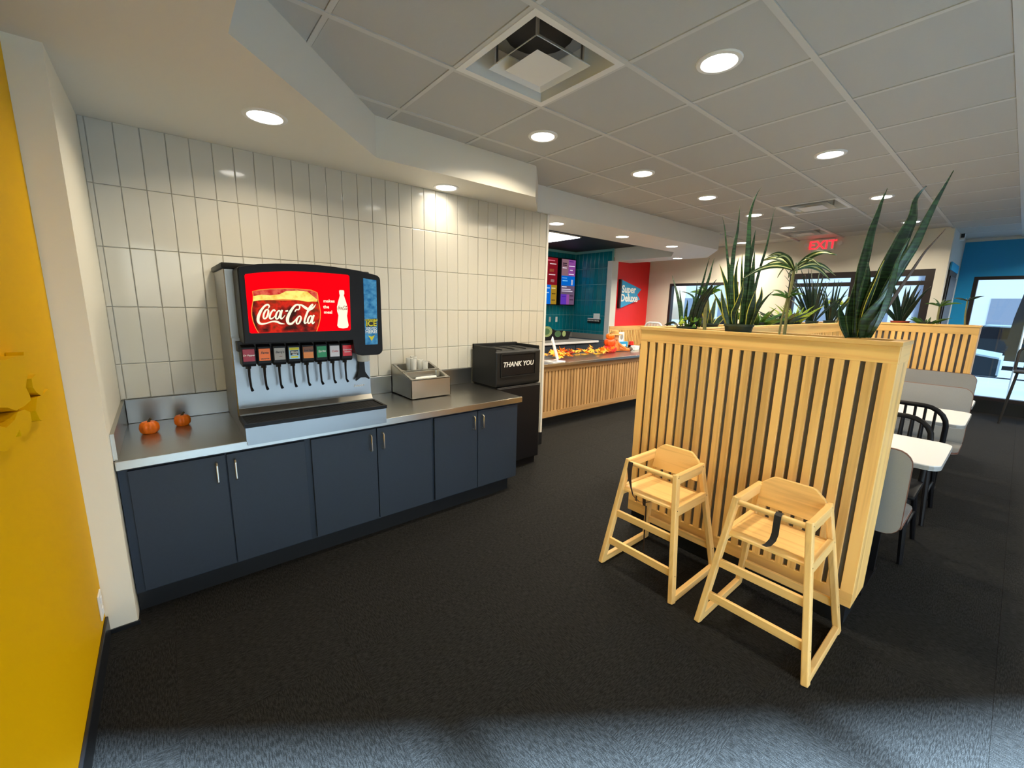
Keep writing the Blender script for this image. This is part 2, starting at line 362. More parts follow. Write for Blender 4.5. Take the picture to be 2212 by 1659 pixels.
# ceiling
ceiling = struct(MB().prism(ROOM+[(XB+.15, .62), (-.4, .62)], lambda a, b, h: (a, b, h), CZ+.012, CZ+.06).build('ceiling', 'tee'))
GX, GY, PT = 2.110, -1.241, .6096
ctm = MB().rbox(.013, PT-.013, .013, PT-.013, .002, .014, .003, 1).mesh('ceiling_tile'); ctm.materials.append(M['ctile'])
VENTS = [(-1, 0), (6, 0), (9, -1)]
for vi, vj in VENTS:
    cut = MB().box(GX+vi*PT+.02, GX+(vi+1)*PT-.02, GY-(vj+1)*PT+.02, GY-vj*PT-.02, CZ-.1, CZ+.3).build('cutter', None)
    md = ceiling.modifiers.new('hole', 'BOOLEAN'); md.operation = 'DIFFERENCE'; md.object = cut; md.solver = 'EXACT'
    me_ = bpy.data.meshes.new_from_object(ceiling.evaluated_get(bpy.context.evaluated_depsgraph_get()))
    ceiling.modifiers.clear(); ceiling.data = me_; bpy.data.objects.remove(cut, do_unlink=True)
def in_soff(x, y): return (y > -.03 and x < 7.1) or (x < .5)
for i in range(-4, 13):
    for j in range(-3, 7):
        x0, y1 = GX+i*PT, GY-j*PT; y0 = y1-PT
        if (i, j) in VENTS or in_soff(x0+PT/2, y0+PT/2) and (y0 > -.03 or x0+PT < .5) or x0 > XB: continue
        if x0 > 8.2 and y0 > -2.6: continue
        if (Vector((x0, y0, 0))-W0).dot(DN) < .05: continue
        o = link('ceiling_tile', ctm, None, ceiling); o.location += Vector((x0, y0, CZ-.002))
for i in range(-4, 14):
    x = GX+i*PT; struct_o = MB().box(x-.012, x+.012, max(-6.0, wy(x)+.1), 2.6 if x > 7.6 else .3, CZ-.003, CZ+.012).build('ceiling_tee', 'tee', ceiling)
for j in range(-1, 8):
    y = GY-j*PT; MB().box(max(-.1, wx(y)+.1), XB, y-.014, y+.014, CZ-.005, CZ+.012).build('ceiling_tee', 'tee', ceiling)
struct(MB().box(7.9, XF+.3, .6, 3.4, CZ+.012, CZ+.06).build('ceiling_corner', 'tee'))
struct(MB().box(XE-.2, 7.6, .5, 3.6, CZ-.004, CZ+.05).build('ceiling_kitchen', 'blackc'))
# kitchen walls in teal tile
kb = struct(MB().box(XE, 7.60, 3.208, 3.40, 0, CZ).build('wall_kitchen', 'tgrout'))
ks = struct(MB().box(7.368, 7.52, YR-.0, 3.3, 0, CZ).build('wall_side', 'tgrout'))
tb = tile_mesh(TA, TH, 'y', 'teal', .0035, .004); ts = tile_mesh(TA, TH, 'x', 'teal', .0035, .004)
for k in range(12):
    for r in range(6):
        if r < 6:
            z0 = 2.655-(r+1)*TH+.0
            o = link('tile', tb, None, kb); o.location += Vector((7.36-(k+1)*TA, 3.208, z0))
for k in range(9):
    for r in range(6):
        o = link('tile', ts, None, ks); o.location += Vector((7.368, 3.2-(k+1)*TA, 2.655-(r+1)*TH))
M['stls'] = mat('dull_steel', (.30, .28, .25, 1), .45)
struct(MB().box(5.4, 7.36, 3.185, 3.208, .55, 2.655-5*TH-.06).build('trim_5', 'stls'))
struct(MB().box(7.345, 7.368, 2.22, 3.2, .55, 2.655-5*TH-.06).build('trim_6', 'stls'))
struct(MB().box(7.34, 7.53, YR-.02, YR+.1, 0, SZ).build('trim_7', 'white'))
struct(MB().box(XE-.1, XE+.0, .3, 3.4, 0, CZ).build('wall_kitchen_left', 'grout'))
# red wall with wainscot
wr = struct(MB().box(7.40, XF+.2, YR, YR+.15, 0, CZ+.04).build('wall_red', 'red'))
struct(MB().box(7.40, XF, YR-.008, YR, 2.535, CZ+.02).build('trim_8', 'white'))
MB().box(7.36, XF, YR-.035, YR, 1.06, 1.15).build('rail', 'woodx', wr); MB().box(7.36, XF, YR-.035, YR, .12, .20).build('rail', 'woodx', wr)
MB().box(7.36, XF, YR-.012, YR, .20, 1.06).build('backing', 'back', wr)
sm = MB().box(-.0185, .0185, -.022, 0, 0, .86).mesh('slat'); sm.materials.append(M['woodz'])
for k in range(23):
    o = link('slat', sm, None, wr); o.location += Vector((7.39+k*.0575, YR-.012, .20))
# far white wall, openings
def wall_x(name, x0, x1, y0, y1, z1, holes, m):
    """wall between x0..x1, spanning y0..y1, with rectangular holes (ya, yb, za, zb)"""
    b = MB(); ys = sorted({y0, y1}|{h[0] for h in holes}|{h[1] for h in holes})
    for a, c in zip(ys[:-1], ys[1:]):
        hs = [h for h in holes if h[0] <= a and h[1] >= c]
        if not hs: b.box(x0, x1, a, c, 0, z1)
        else:
            h = hs[0]
            if h[2] > 0: b.box(x0, x1, a, c, 0, h[2])
            if h[3] < z1: b.box(x0, x1, a, c, h[3], z1)
    return struct(b.build(name, m))
WIN = (.27, 1.68, .85, 2.06); DOOR = (-2.37, -.57, 0, 2.17); BW = (-4.3, -2.66, .2, 2.14)
wall_x('wall_far', XF, XF+.15, -2.48, YR+.15, CZ+.05, [WIN, DOOR], 'cream')
wall_x('wall_blue', XB, XB+.15, -7.4, -2.3, 2.73, [BW], 'bluep')
struct(MB().box(XF+.15, XB+.15, -2.48, -2.36, 0, CZ+.05).build('wall_return', 'white'))
struct(MB().box(XB-.012, XB, -7.2, -2.48, 2.68, CZ+.02).build('trim_9', 'white'))
def window(name, x, h, fw, bars_z=(), bars_y=(), kind='frame'):
    ya, yb, za, zb = h
    b = MB(); b.box(x-.03, x+.08, ya, ya+fw, za, zb).box(x-.03, x+.08, yb-fw, yb, za, zb).box(x-.03, x+.08, ya+fw, yb-fw, zb-fw, zb)
    if za > .01: b.box(x-.03, x+.08, ya+fw, yb-fw, za, za+fw)
    o = struct(b.build(name, kind))
    for z in bars_z: MB().box(x-.02, x+.07, ya+fw, yb-fw, z-.03, z+.03).build('transom', kind, o)
    for y in bars_y: MB().box(x-.025, x+.075, y-.045, y+.045, za, zb-fw).build('mullion', kind, o)
    ys = [ya+fw]+sorted(bars_y)+[yb-fw]
    for a, c in zip(ys[:-1], ys[1:]):
        MB().box(x+.02, x+.028, a, c, za+.02, zb-fw).build('pane', 'glass', o)
    return o
window('window_1', XF+.03, WIN, .05, (), (.95,))
d1 = window('door_1', XF+.03, DOOR, .09, (1.98,), (-1.47,))
for y in (-1.56, -1.38): MB().tube([(XF-.05, y, .9), (XF-.05, y, 1.2)], .012, 8).build('handle', 'nickel', d1)
window('window_2', XB+.03, BW, .05, (), (-3.55,))
struct(MB().box(XB-.03, XB, -7.2, -2.48, 0, .2).build('baseboard_blue', 'rubber'))
d2 = struct(MB().box(8.86, 9.78, -2.50, -2.47, 0, 2.16).build('door_2', 'blackm'))
MB().box(8.94, 9.70, -2.512, -2.50, .1, 2.08).build('panel', 'frame', d2)
MB().box(8.86, 9.78, -2.508, -2.49, 2.16, 2.27).build('head_panel', 'bluep', d2)
# walls out of view: right side and the glazed wall behind the camera
struct(MB().box(W1.x-.2, XB+.3, -7.4, -7.2, 0, CZ+.05).build('wall_right', 'cream'))
def gbox(a0, a1, d0, d1, z0, z1, b=None):
    b = b or MB(); P = lambda a, d, z: W0+DW*a+DN*d+Z*z
    return b.add([P(a, d, z) for z in (z0, z1) for d in (d0, d1) for a in (a0, a1)], [(0, 2, 3, 1), (4, 5, 7, 6), (0, 1, 5, 4), (2, 6, 7, 3), (0, 4, 6, 2), (1, 3, 7, 5)])
LW = (W1-W0).length
b = gbox(-.6, LW+.5, -.15, 0, 2.30, CZ+.05); gbox(-.6, LW+.5, -.15, 0, 0, .06, b)
struct(b.build('wall_front', 'white'))
wf = struct(gbox(-.1, LW, -.1, -.02, 2.22, 2.30).build('window_3', 'frame'))
k = 0
while k*1.35 < LW+.1:
    gbox(k*1.35-.03, k*1.35+.03, -.1, -.02, .06, 2.22).build('mullion', 'frame', wf)
    gbox(k*1.35+.03, k*1.35+1.32, -.064, -.056, .06, 2.22).build('pane', 'glass', wf); k += 1
# outside
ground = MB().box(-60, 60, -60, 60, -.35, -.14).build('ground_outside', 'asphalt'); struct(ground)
struct(MB().box(10.7, 60, -40, 40, -.14, -.12).build('pavement_outside', mat('brightened_lot', (.034, .039, .045, 1), 1, spec=0, noise=((.6, .6, .6), .3))))  # lighter slab added so the view through the far windows is bright

# ------------------------------------------------------------------ ceiling fittings
def downlight(x, y, z, label, group=None, watts=LAMP_W, col=(1, .86, .64), r=.078):
    t = thing('downlight', label, 'ceiling light', (x, y, z), group)
    MB().lathe([(r, -.001), (r+.004, -.006), (r+.022, -.005), (r+.026, 0), (r+.026, .004), (r, .004)], 28, (x, y, z)).build('trim_ring', 'whitep', t, True)
    MB().lathe([(r+.001, -.003), (r*.6, -.0045), (0.0001, -.005)], 28, (x, y, z)).build('lens', 'lamp', t, True)
    l = bpy.data.lights.new('bulb', 'AREA'); l.shape = 'DISK'; l.size = r*2; l.energy = watts; l.color = col; l.spread = math.radians(150)
    o = bpy.data.objects.new('bulb', l); COL.objects.link(o); o.location = (x, y, z-.008); adopt(o, t)
    return t
downlight(.747, -.646, SZ, 'round downlight in the low ceiling above the two small pumpkins', watts=LAMP_W*.55)
downlight(2.104, -.15, SZ, 'round downlight close to the tiled wall above the straw caddy', watts=LAMP_W*.13)
for x, lb in ((3.79, 'round downlight under the bulkhead right beside the tiled wall end'), (5.02, 'round downlight under the bulkhead above the middle of the order counter'), (6.25, 'round downlight under the bulkhead above the far end of the order counter')): downlight(x, .27, SZ, lb, 'bulkhead downlights')
downlight(7.72, 1.0, SZ, 'small round downlight at the bulkhead end beside the red wall', watts=LAMP_W*1.5)
downlight(8.25, .1, CZ-.003, 'small round downlight in the ceiling before the far window', watts=LAMP_W*1.5)
for x, lb in ((2.42, 'round aisle downlight in the tile next to the large square vent'), (3.633, 'second round downlight of the aisle row counted from the large vent'), (4.826, 'third round downlight of the aisle row counted from the large vent'), (6.049, 'fourth round downlight of the aisle row counted from the large vent'), (7.214, 'last round downlight of the aisle row next to the exit side vent')): downlight(x, -.93, CZ-.003, lb, 'aisle downlights')
for x, lb in ((2.42, 'large looking round downlight above the two high chairs'), (4.237, 'round downlight above the booths between the high chairs and the second vent'), (6.03, 'round downlight beside the second vent behind the big snake plant tips'), (7.82, 'round downlight above the far planter before the exit door')): downlight(x, -2.15, CZ-.003, lb, 'booth downlights')
for x, y in ((4.24, -4.6), (7.2, -4.6), (9.1, -3.85), (9.1, -5.2)): downlight(x, y, CZ-.003, 'unseen round downlight in the ceiling towards the front windows', 'front downlights', watts=LAMP_W*(2.2 if x > 9 else 1))  # out of view; the far pair is added to brighten the blue wall
def vent(i, j, label):
    x0, y0 = GX+i*PT, GY-(j+1)*PT; cx, cy = x0+PT/2, y0+PT/2; z = CZ-.004
    t = thing('ceiling_vent', label, 'air vent', (cx, cy, z))
    def ring(name, ro, ri, zo, zi, m='whitep', th=.004):
        b = MB(); o = [(cx+a*ro, cy+c*ro) for a, c in ((-1, -1), (1, -1), (1, 1), (-1, 1))]; n = [(cx+a*ri, cy+c*ri) for a, c in ((-1, -1), (1, -1), (1, 1), (-1, 1))]
        vs = [(a, c, zo) for a, c in o]+[(a, c, zi) for a, c in n]+[(a, c, zo+th) for a, c in o]+[(a, c, zi+th) for a, c in n]
        fs = [(k, (k+1) % 4, 4+(k+1) % 4, 4+k) for k in range(4)]+[(8+k, 12+k, 12+(k+1) % 4, 8+(k+1) % 4) for k in range(4)]+[(k, 8+k, 8+(k+1) % 4, (k+1) % 4) for k in range(4)]+[(4+k, 4+(k+1) % 4, 12+(k+1) % 4, 12+k) for k in range(4)]
        return b.add(vs, fs).build(name, m, t)
    ring('frame', .297, .262, -.002+z, z+.0)
    ring('cone', .264, .245, z, z+.15)
    MB().box(cx-.29, cx+.29, cy-.29, cy+.29, z+.150, z+.16).build('duct_plate', 'greyl', t)
    MB().lathe([(.17, .140), (.17, .148)], 20, (cx, cy, z)).build('duct_mouth', 'black', t)
    ring('cone', .178, .112, z-.004, z+.055)
    b = MB(); b.add([(cx-.118, cy-.118, z-.012), (cx+.118, cy-.118, z-.012), (cx+.118, cy+.118, z-.012), (cx-.118, cy+.118, z-.012), (cx, cy, z+.012)], [(0, 1, 2, 3), (0, 4, 1), (1, 4, 2), (2, 4, 3), (3, 4, 0)])
    b.build('plate', 'whitep', t)
    for a, c in ((-1, -1), (1, -1), (1, 1), (-1, 1)): MB().box(cx+a*.15-.006, cx+a*.15+.006, cy+c*.15-.006, cy+c*.15+.006, z+.02, z+.149).build('bracket', 'nickel', t)
vent(-1, 0, 'large square ceiling air vent of nested cones near the soda machine')
vent(6, 0, 'square ceiling air vent above the snake plants')
vent(9, -1, 'square ceiling air vent just before the exit sign')

# ------------------------------------------------------------------ drink counter
cabs = [(.004, .815, .039, .419, .80), (.815, 1.632, .833, 1.225, 1.622), (1.632, 2.42, 1.644, 2.017, 2.412)]
labs = ['slate blue base cabinet beside the white column, under the two pumpkins', 'slate blue base cabinet under the soda machine', 'slate blue base cabinet next to the black trash bin']
for (xa, xb, d0, dm, d1), lb in zip(cabs, labs):
    t = thing('base_cabinet', lb, 'cabinet', ((xa+xb)/2, -.36, 0), 'cabinets under the drink counter')
    MB().box(xa, xb, -.717, -.004, .108, CT-.046).build('body', 'slate', t)
    MB().box(xa, xb-(.06 if xb > 2.3 else 0), -.69, -.1, 0, .108).build('toe_kick', 'rubber', t)
    for a, c, hx in ((d0, dm-.003, dm-.043), (dm+.003, d1, dm+.037)):
        d = MB().box(a, c, -.737, -.7185, .122, .742).build('door', 'slate', t, bevel=.0015)
        MB().tube([(hx, -.737, .708), (hx, -.758, .708), (hx, -.766, .700), (hx, -.766, .612), (hx, -.758, .604), (hx, -.737, .604)], .0048, 8).build('handle', 'nickel', d, True)
ct = thing('drink_countertop', 'stainless steel countertop along the white tiled wall', 'countertop', (1.2, -.38, CT))
MB().rbox(.004, 2.44, -.765, -.004, CT-.045, CT, .003, 2).build('top', 'steel', ct)
bs = thing('backsplash', 'low steel backsplash strip between the white tiles and the drink counter', 'backsplash', (1.2, -.01, CT))
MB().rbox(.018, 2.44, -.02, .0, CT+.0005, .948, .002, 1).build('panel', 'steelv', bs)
MB().prism([(0, CT+.0005), (-.745, CT+.0005), (-.745, .93), (0, .945)], lambda a, b, h: (h, a, b), .001, .016).build('panel', 'steel', bs)

# soda machine
DX0, DX1, YS, YH = .512, 1.272, -.555, -.72
dm = thing('soda_machine', 'black and steel self-serve soda fountain with lit red sign', 'drink dispenser', (.89, -.4, CT))
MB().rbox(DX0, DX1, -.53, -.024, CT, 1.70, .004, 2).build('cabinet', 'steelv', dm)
MB().rbox(DX0-.012, DX1+.012, -.57, -.012, 1.70, 1.728, .006, 2).build('lid', 'binb', dm, True)
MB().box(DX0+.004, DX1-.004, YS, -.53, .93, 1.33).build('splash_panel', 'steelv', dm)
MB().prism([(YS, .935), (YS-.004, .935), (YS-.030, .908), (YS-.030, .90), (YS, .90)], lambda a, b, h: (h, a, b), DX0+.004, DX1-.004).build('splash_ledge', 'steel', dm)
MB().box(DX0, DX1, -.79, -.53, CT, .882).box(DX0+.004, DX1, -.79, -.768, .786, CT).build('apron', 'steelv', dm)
tr = MB().box(DX0-.004, DX1+.004, -.797, -.783, .882, .902).box(DX0-.004, DX1+.004, -.60, -.588, .882, .902).box(DX0-.004, DX0+.010, -.79, -.59, .882, .902).box(DX1-.010, DX1+.004, -.79, -.59, .882, .902).box(DX0, DX1, -.79, -.59, .880, .886).build('drip_tray', 'black', dm)
gm = MB().box(DX0+.012, DX1-.012, -.003, .003, 0, .006).mesh('grille_bar'); gm.materials.append(M['blackm'])
for k in range(13):
    o = link('grille_bar', gm, None, tr); o.location += Vector((0, -.775+k*.0145, .891))
# head shell: outline in x, z
def arc(cx, cz, r, a0, a1, n=5): return [(cx+r*math.cos(math.radians(a0+(a1-a0)*k/n)), cz+r*math.sin(math.radians(a0+(a1-a0)*k/n))) for k in range(n+1)]
HX0, HX1 = .552, 1.294
head = [(HX0, 1.312)]+arc(HX0+.02, 1.684, .02, 180, 100, 4)
for k in range(1, 9):
    s = k/9; head.append((HX0+.02+s*(HX1-HX0-.06), 1.704+.033*math.sin(PI*(.08+s*.86))))
head += arc(HX1-.03, 1.672, .03, 80, 0, 4)+arc(HX1-.035, 1.25, .035, 0, -90, 5)+[(1.16, 1.215), (1.13, 1.225), (1.118, 1.25), (1.112, 1.312)]
hd = MB().prism(head, lambda a, b, h: (a, h, b), -.53, YH).build('head', 'black', dm, bevel=.007)
MB().prism([(a*1.0+(a-.92)*-.015, b+(b-1.5)*-.02) for a, b in head], lambda a, b, h: (a, h, b), YH-.004, YH+.004).build('bezel', 'black', hd)
def dz(x, y): return on(480+x*.16275, 560+y*.16275, 1, YH-.006)     # detail coordinates of the sign -> plane of the sign
def flat(name, pts, material, parent, lay, th=.0006):
    b = MB(); n = len(pts); q = [dz(*p) for p in pts]
    f = Vector((0, -lay*.0008, 0)); g = f+Vector((0, -th, 0))
    b.add([p+g for p in q]+[p+f+Vector((0, .0004, 0)) for p in q], [tuple(range(n))]+[(i, (i+1) % n, n+(i+1) % n, n+i) for i in range(n)])
    return b.build(name, material, parent)
def ribbon(name, strokes, material, parent, lay):
    """strokes: list of [(x, y, width), ...] smoothed into flat brush strokes"""
    b = MB()
    for st in strokes:
        P = []; n = len(st)
        for i in range(n-1):
            p0, p1, p2, p3 = st[max(i-1, 0)], st[i], st[i+1], st[min(i+2, n-1)]
            for k in range(6):
                s = k/6
                P.append(tuple(.5*((2*p1[c])+(-p0[c]+p2[c])*s+(2*p0[c]-5*p1[c]+4*p2[c]-p3[c])*s*s+(-p0[c]+3*p1[c]-3*p2[c]+p3[c])*s**3) for c in range(3)))
        P.append(st[-1]); L_, R_ = [], []
        for i, (x, y, wd) in enumerate(P):
            a = P[max(i-1, 0)]; c = P[min(i+1, len(P)-1)]; dx, dy = c[0]-a[0], c[1]-a[1]; l = math.hypot(dx, dy) or 1
            nx, ny = -dy/l*wd/2, dx/l*wd/2; L_.append(dz(x+nx, y+ny)); R_.append(dz(x-nx, y-ny))
        off = Vector((0, -lay*.0008-.0006, 0)); off2 = Vector((0, -lay*.0008, 0)); n = len(P)
        b.add([p+off for p in L_]+[p+off for p in R_]+[p+off2 for p in L_]+[p+off2 for p in R_],
              [(i, i+1, n+i+1, n+i) for i in range(n-1)]+[(i, 2*n+i, 2*n+i+1, i+1) for i in range(n-1)]+[(n+i, n+i+1, 3*n+i+1, 3*n+i) for i in range(n-1)])
    return b.build(name, material, parent)
def print_noise(name, cols, scale, st):
    m = bpy.data.materials.new(name); m.use_nodes = True; t = m.node_tree; p = t.nodes['Principled BSDF']; N = t.nodes.new; L = t.links.new
    tc = N('ShaderNodeTexCoord'); mp = N('ShaderNodeMapping'); mp.inputs['Scale'].default_value = scale
    n = N('ShaderNodeTexNoise'); n.inputs['Scale'].default_value = 1; n.inputs['Detail'].default_value = 5; cr = N('ShaderNodeValToRGB')
    L(tc.outputs['Object'], mp.inputs[0]); L(mp.outputs[0], n.inputs[0]); L(n.outputs[0], cr.inputs[0])
    el = cr.color_ramp.elements
    while len(el) < len(cols): el.new(.5)
    for e, (ps, c) in zip(el, cols): e.position = ps; e.color = c
    L(cr.outputs[0], p.inputs['Emission Color']); p.inputs['Emission Strength'].default_value = st; p.inputs['Base Color'].default_value = (.01, .01, .01, 1); p.inputs['Specular IOR Level'].default_value = .05
    return m
M['sign_red'] = emat('sign_red', (1.0, .0, .004, 1), 1.25); M['sign_cream'] = emat('sign_cream', S(250, 250, 214), 1.0)
M['sign_foam'] = print_noise('sign_foam', [(.3, S(232, 176, 60)), (.55, S(246, 232, 120))], (30, 30, 30), 1.0)
M['sign_cola'] = print_noise('sign_cola', [(.36, S(52, 14, 6)), (.48, S(150, 22, 10)), (.56, S(214, 36, 14)), (.68, S(120, 40, 14))], (17, 17, 17), .95)
M['sign_rim'] = emat('sign_rim', S(244, 150, 70), .9); M['sign_pink'] = print_noise('sign_pink', [(.4, S(196, 36, 36)), (.6, S(228, 100, 76))], (40, 40, 40), .9)
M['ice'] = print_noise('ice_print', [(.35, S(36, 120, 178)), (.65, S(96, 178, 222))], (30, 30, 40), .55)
M['ltxt'] = mat('lettering_white', (.85, .85, .83, 1), .5); M['ytxt'] = mat('lettering_yellow', S(226, 214, 30), .5); M['ktxt'] = mat('lettering_black', (.01, .012, .02, 1), .5); M['rtxt'] = mat('lettering_red', S(170, 30, 40), .5)
disp = flat('sign_panel', [(296, 215), (310, 196), (500, 176), (700, 164), (900, 160), (1100, 165), (1300, 177), (1500, 192), (1668, 208), (1686, 226), (1706, 925), (1692, 944), (1200, 958), (385, 984), (364, 972)], 'sign_red', hd, 0, .001)
GL = [(397, 425), (405, 480), (404, 550), (385, 655), (386, 740), (405, 830), (440, 915), (478, 977)]; GR = [(1256, 956), (1283, 880), (1304, 790), (1308, 700), (1295, 620), (1278, 545), (1272, 480), (1262, 440)]
flat('glass_print', GL+GR+[(1180, 405), (1000, 390), (840, 384), (640, 390), (480, 404)], 'sign_rim', hd, 2)
inn = lambda p, k=.975: (840+(p[0]-840)*k, p[1])
flat('cola_print', [inn(p) for p in GL[2:]]+[inn(p) for p in GR[:6]]+[(1150, 570), (1000, 545), (800, 548), (600, 540)], 'sign_cola', hd, 3)
flat('rim_print', [(408, 428), (414, 490), (600, 480), (800, 470), (1000, 480), (1180, 505), (1262, 545), (1252, 445), (1180, 416), (1000, 400), (840, 395), (640, 400), (480, 414)], 'sign_pink', hd, 3)
flat('foam_print', [(408, 490), (408, 558), (500, 545), (640, 540), (800, 528), (960, 535), (1130, 562), (1190, 560), (1262, 562), (1258, 535), (1200, 490), (1130, 430), (1000, 415), (840, 425), (760, 465), (640, 480), (520, 470)], 'sign_foam', hd, 4)
def ell(cx, cy, rx, ry, sl, wd, n=10): return [(cx+rx*math.cos(a)+sl*-ry*math.sin(a), cy+ry*math.sin(a), wd*(.6+.4*abs(math.cos(a)))) for a in (2*PI*k/n for k in range(n+1))]
LOGO = [
    [(606, 655, 8), (622, 625, 18), (600, 602, 24), (556, 625, 26), (508, 690, 34), (476, 770, 40), (480, 832, 34), (520, 858, 26), (590, 848, 18), (660, 826, 18), (720, 828, 26), (770, 850, 22), (826, 858, 4)],
    ell(578, 728, 28, 62, .28, 26), [(702, 690, 20), (682, 672, 20), (648, 706, 22), (628, 760, 26), (640, 790, 22), (676, 776, 14), (706, 740, 8)],
    ell(738, 738, 26, 56, .28, 24), [(792, 672, 24), (772, 752, 26), (782, 790, 20), (812, 768, 10), (832, 738, 6)],
    [(836, 690, 20), (872, 684, 20)],
    [(960, 700, 10), (982, 668, 18), (1012, 668, 16), (1026, 630, 18), (1004, 602, 20), (956, 622, 28), (900, 700, 36), (864, 788, 42), (874, 846, 34), (914, 856, 28), (956, 822, 20), (986, 776, 6)],
    [(976, 612, 8), (1040, 606, 20), (1096, 640, 34), (1150, 668, 30), (1200, 646, 24), (1238, 600, 6)],
    ell(1012, 806, 26, 52, .28, 24), [(1140, 700, 8), (1176, 640, 18), (1200, 604, 14), (1184, 600, 10), (1146, 660, 26), (1096, 790, 26), (1092, 846, 22), (1120, 838, 12), (1146, 806, 6)],
    ell(1160, 800, 24, 50, .28, 24), [(1214, 738, 24), (1192, 812, 26), (1198, 852, 20), (1224, 830, 8)]]
ribbon('logo', LOGO, 'sign_cream', hd, 6)
for s, cx, cy, sz in (('makes', 1416, 556, 44), ('the', 1378, 634, 44), ('meal', 1404, 704, 44)):
    text('lettering', s, sz*.16275/FPX*2.72*1.12, 'sign_cream', hd, dz(cx, cy)+Vector((0, -.003, 0)), X, Z, .0008, 0, .0006)
BOT = [(1550, 418), (1562, 410), (1606, 411), (1616, 420), (1618, 452), (1612, 482), (1638, 555), (1660, 632), (1662, 690), (1654, 750), (1664, 820), (1676, 876), (1664, 906), (1604, 918), (1545, 908), (1526, 880), (1534, 810), (1542, 745), (1524, 690), (1522, 630), (1542, 545), (1560, 482), (1552, 452)]
flat('bottle_print', BOT, 'sign_cream', hd, 3)
def mapl(st, x0, y0, w, h): return [[(x0+(x-450)/790*w, y0+(y-590)/275*h, wd*w/790) for x, y, wd in s] for s in st]
M['sign_dred'] = emat('sign_dark_red', S(150, 20, 10), .8)
ribbon('logo', mapl(LOGO, 1528, 615, 130, 62), 'sign_dred', hd, 5)
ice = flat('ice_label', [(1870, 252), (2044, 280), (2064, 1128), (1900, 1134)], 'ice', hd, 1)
flat('arrow_print', [(1935, 1012), (1980, 1028), (2026, 1004), (1982, 1084)], 'ytxt', ice, 3)
k_ = .16275/FPX*2.72*1.12
for s, cx, cy, sz, mm, bo in (('CHEWABLE', 1974, 806, 28, 'ytxt', .0003), ('ICE', 1976, 856, 84, 'ytxt', .001), ('SERVED', 1976, 920, 36, 'ltxt', .0004), ('HERE!', 1976, 962, 52, 'ltxt', .0008)):
    if s == 'ICE': flat('print_band', [(1900, 800), (2048, 784), (2048, 890), (1904, 900)], 'ktxt', ice, 2)
    text('lettering', s, sz*k_, mm, ice, dz(cx, cy)+Vector((0, -.0036, 0)), X, Z, .0008, 0, bo)
# dispensing valves
MB().box(DX0+.02, 1.13, -.62, YS, 1.262, 1.315).build('valve_rail', 'blackm', dm)
brands = [('Dr Pepper', S(150, 16, 44), 'ltxt', 0, None), ('Fanta', S(236, 112, 30), 'ktxt', .01, 'ORANGE'), ("Barq's", S(150, 146, 140), 'ktxt', .01, None), ('Minute\nMaid', S(150, 196, 222), 'ltxt', .0, None),
          ('Gold Peak', S(206, 120, 36), 'ktxt', .012, None), ('Sprite', S(0, 128, 76), 'ltxt', .004, None), ('Coke', S(196, 196, 204), 'rtxt', 0, None), ('Coca-Cola', S(206, 24, 40), 'ltxt', .006, None)]
for k, (s, c, tx, dzz, s2) in enumerate(brands):
    x = .575+k*.0739; v = MB().prism([(YS, 1.19), (YS-.085, 1.182), (YS-.100, 1.196), (YS-.100, 1.205), (YS-.104, 1.288), (YS-.07, 1.30), (YS, 1.30)], lambda a, b, h: (h, a, b), x-.032, x+.032).build('valve', 'black', dm, bevel=.002)
    m = mat('label_'+str(k), c, .3, emit=c, estr=.10)
    MB().rbox(x-.027, x+.027, YS-.1075, YS-.102, 1.212, 1.278, .0008, 1).build('label', m, v)
    yy = YS-.1082
    if k == 3:
        MB().box(x-.025, x+.025, yy, yy+.001, 1.263, 1.277).build('label_band', 'ytxt', v); MB().box(x-.021, x+.021, yy-.0002, yy+.001, 1.233, 1.261).build('label_band', 'ktxt', v)
        MB().box(x-.018, x+.018, yy, yy+.001, 1.219, 1.228).build('label_band', 'ytxt', v)
    if k == 4:
        MB().box(x-.026, x+.026, yy, yy+.001, 1.247, 1.277).build('label_band', 'brown', v)
    if k == 7: MB().box(x-.018, x+.018, yy-.0002, yy+.001, 1.2355, 1.2385).build('label_band', 'ltxt', v)
    if k == 2: MB().lathe([(.009, 0), (.0001, .001)], 12, (x+.003, yy-.0002, 1.232)).build('label_dot', 'rtxt', v)
    text('lettering', s, .0175 if len(s) < 7 else .0128, tx, v, (x, yy-.0004, 1.245+dzz), X, Z+X*0, .0006, .25, .0003)
    if s2: text('lettering', s2, .010, tx, v, (x, yy-.0004, 1.222), X, Z, .0006, 0, .0002)
    MB().tube([(x, YS-.06, 1.19), (x, YS-.055, 1.12), (x+.004, YS-.05, 1.06), (x+.006, YS-.07, 1.045)], [.0075, .006, .0055, .008], 8).build('lever', 'black', v, True)
    MB().lathe([(.013, 0), (.013, .012), (.009, .03)], 12, (x, YS-.045, 1.165)).build('nozzle', 'blackm', v, True)
c_ = MB().lathe([(.046, 0), (.046, -.004), (.040, -.012), (.036, -.05), (.033, -.052), (.037, -.012), (.042, -.002)], 20, (1.205, YS-.06, 1.218)).build('ice_chute', 'clear', dm, True)
MB().prism([(1.188, 1.175), (1.222, 1.175), (1.226, 1.09), (1.255, 1.045), (1.248, 1.04), (1.225, 1.055), (1.195, 1.055), (1.165, 1.035), (1.16, 1.04), (1.184, 1.09)], lambda a, b, h: (a, h, b), YS-.03, YS-.018).build('ice_lever', 'black', dm, bevel=.002)
text('lettering', 'Lancer', .026, 'ltxt', dm, (1.19, YS-.002, 1.0), X, Z, .0012, .35)

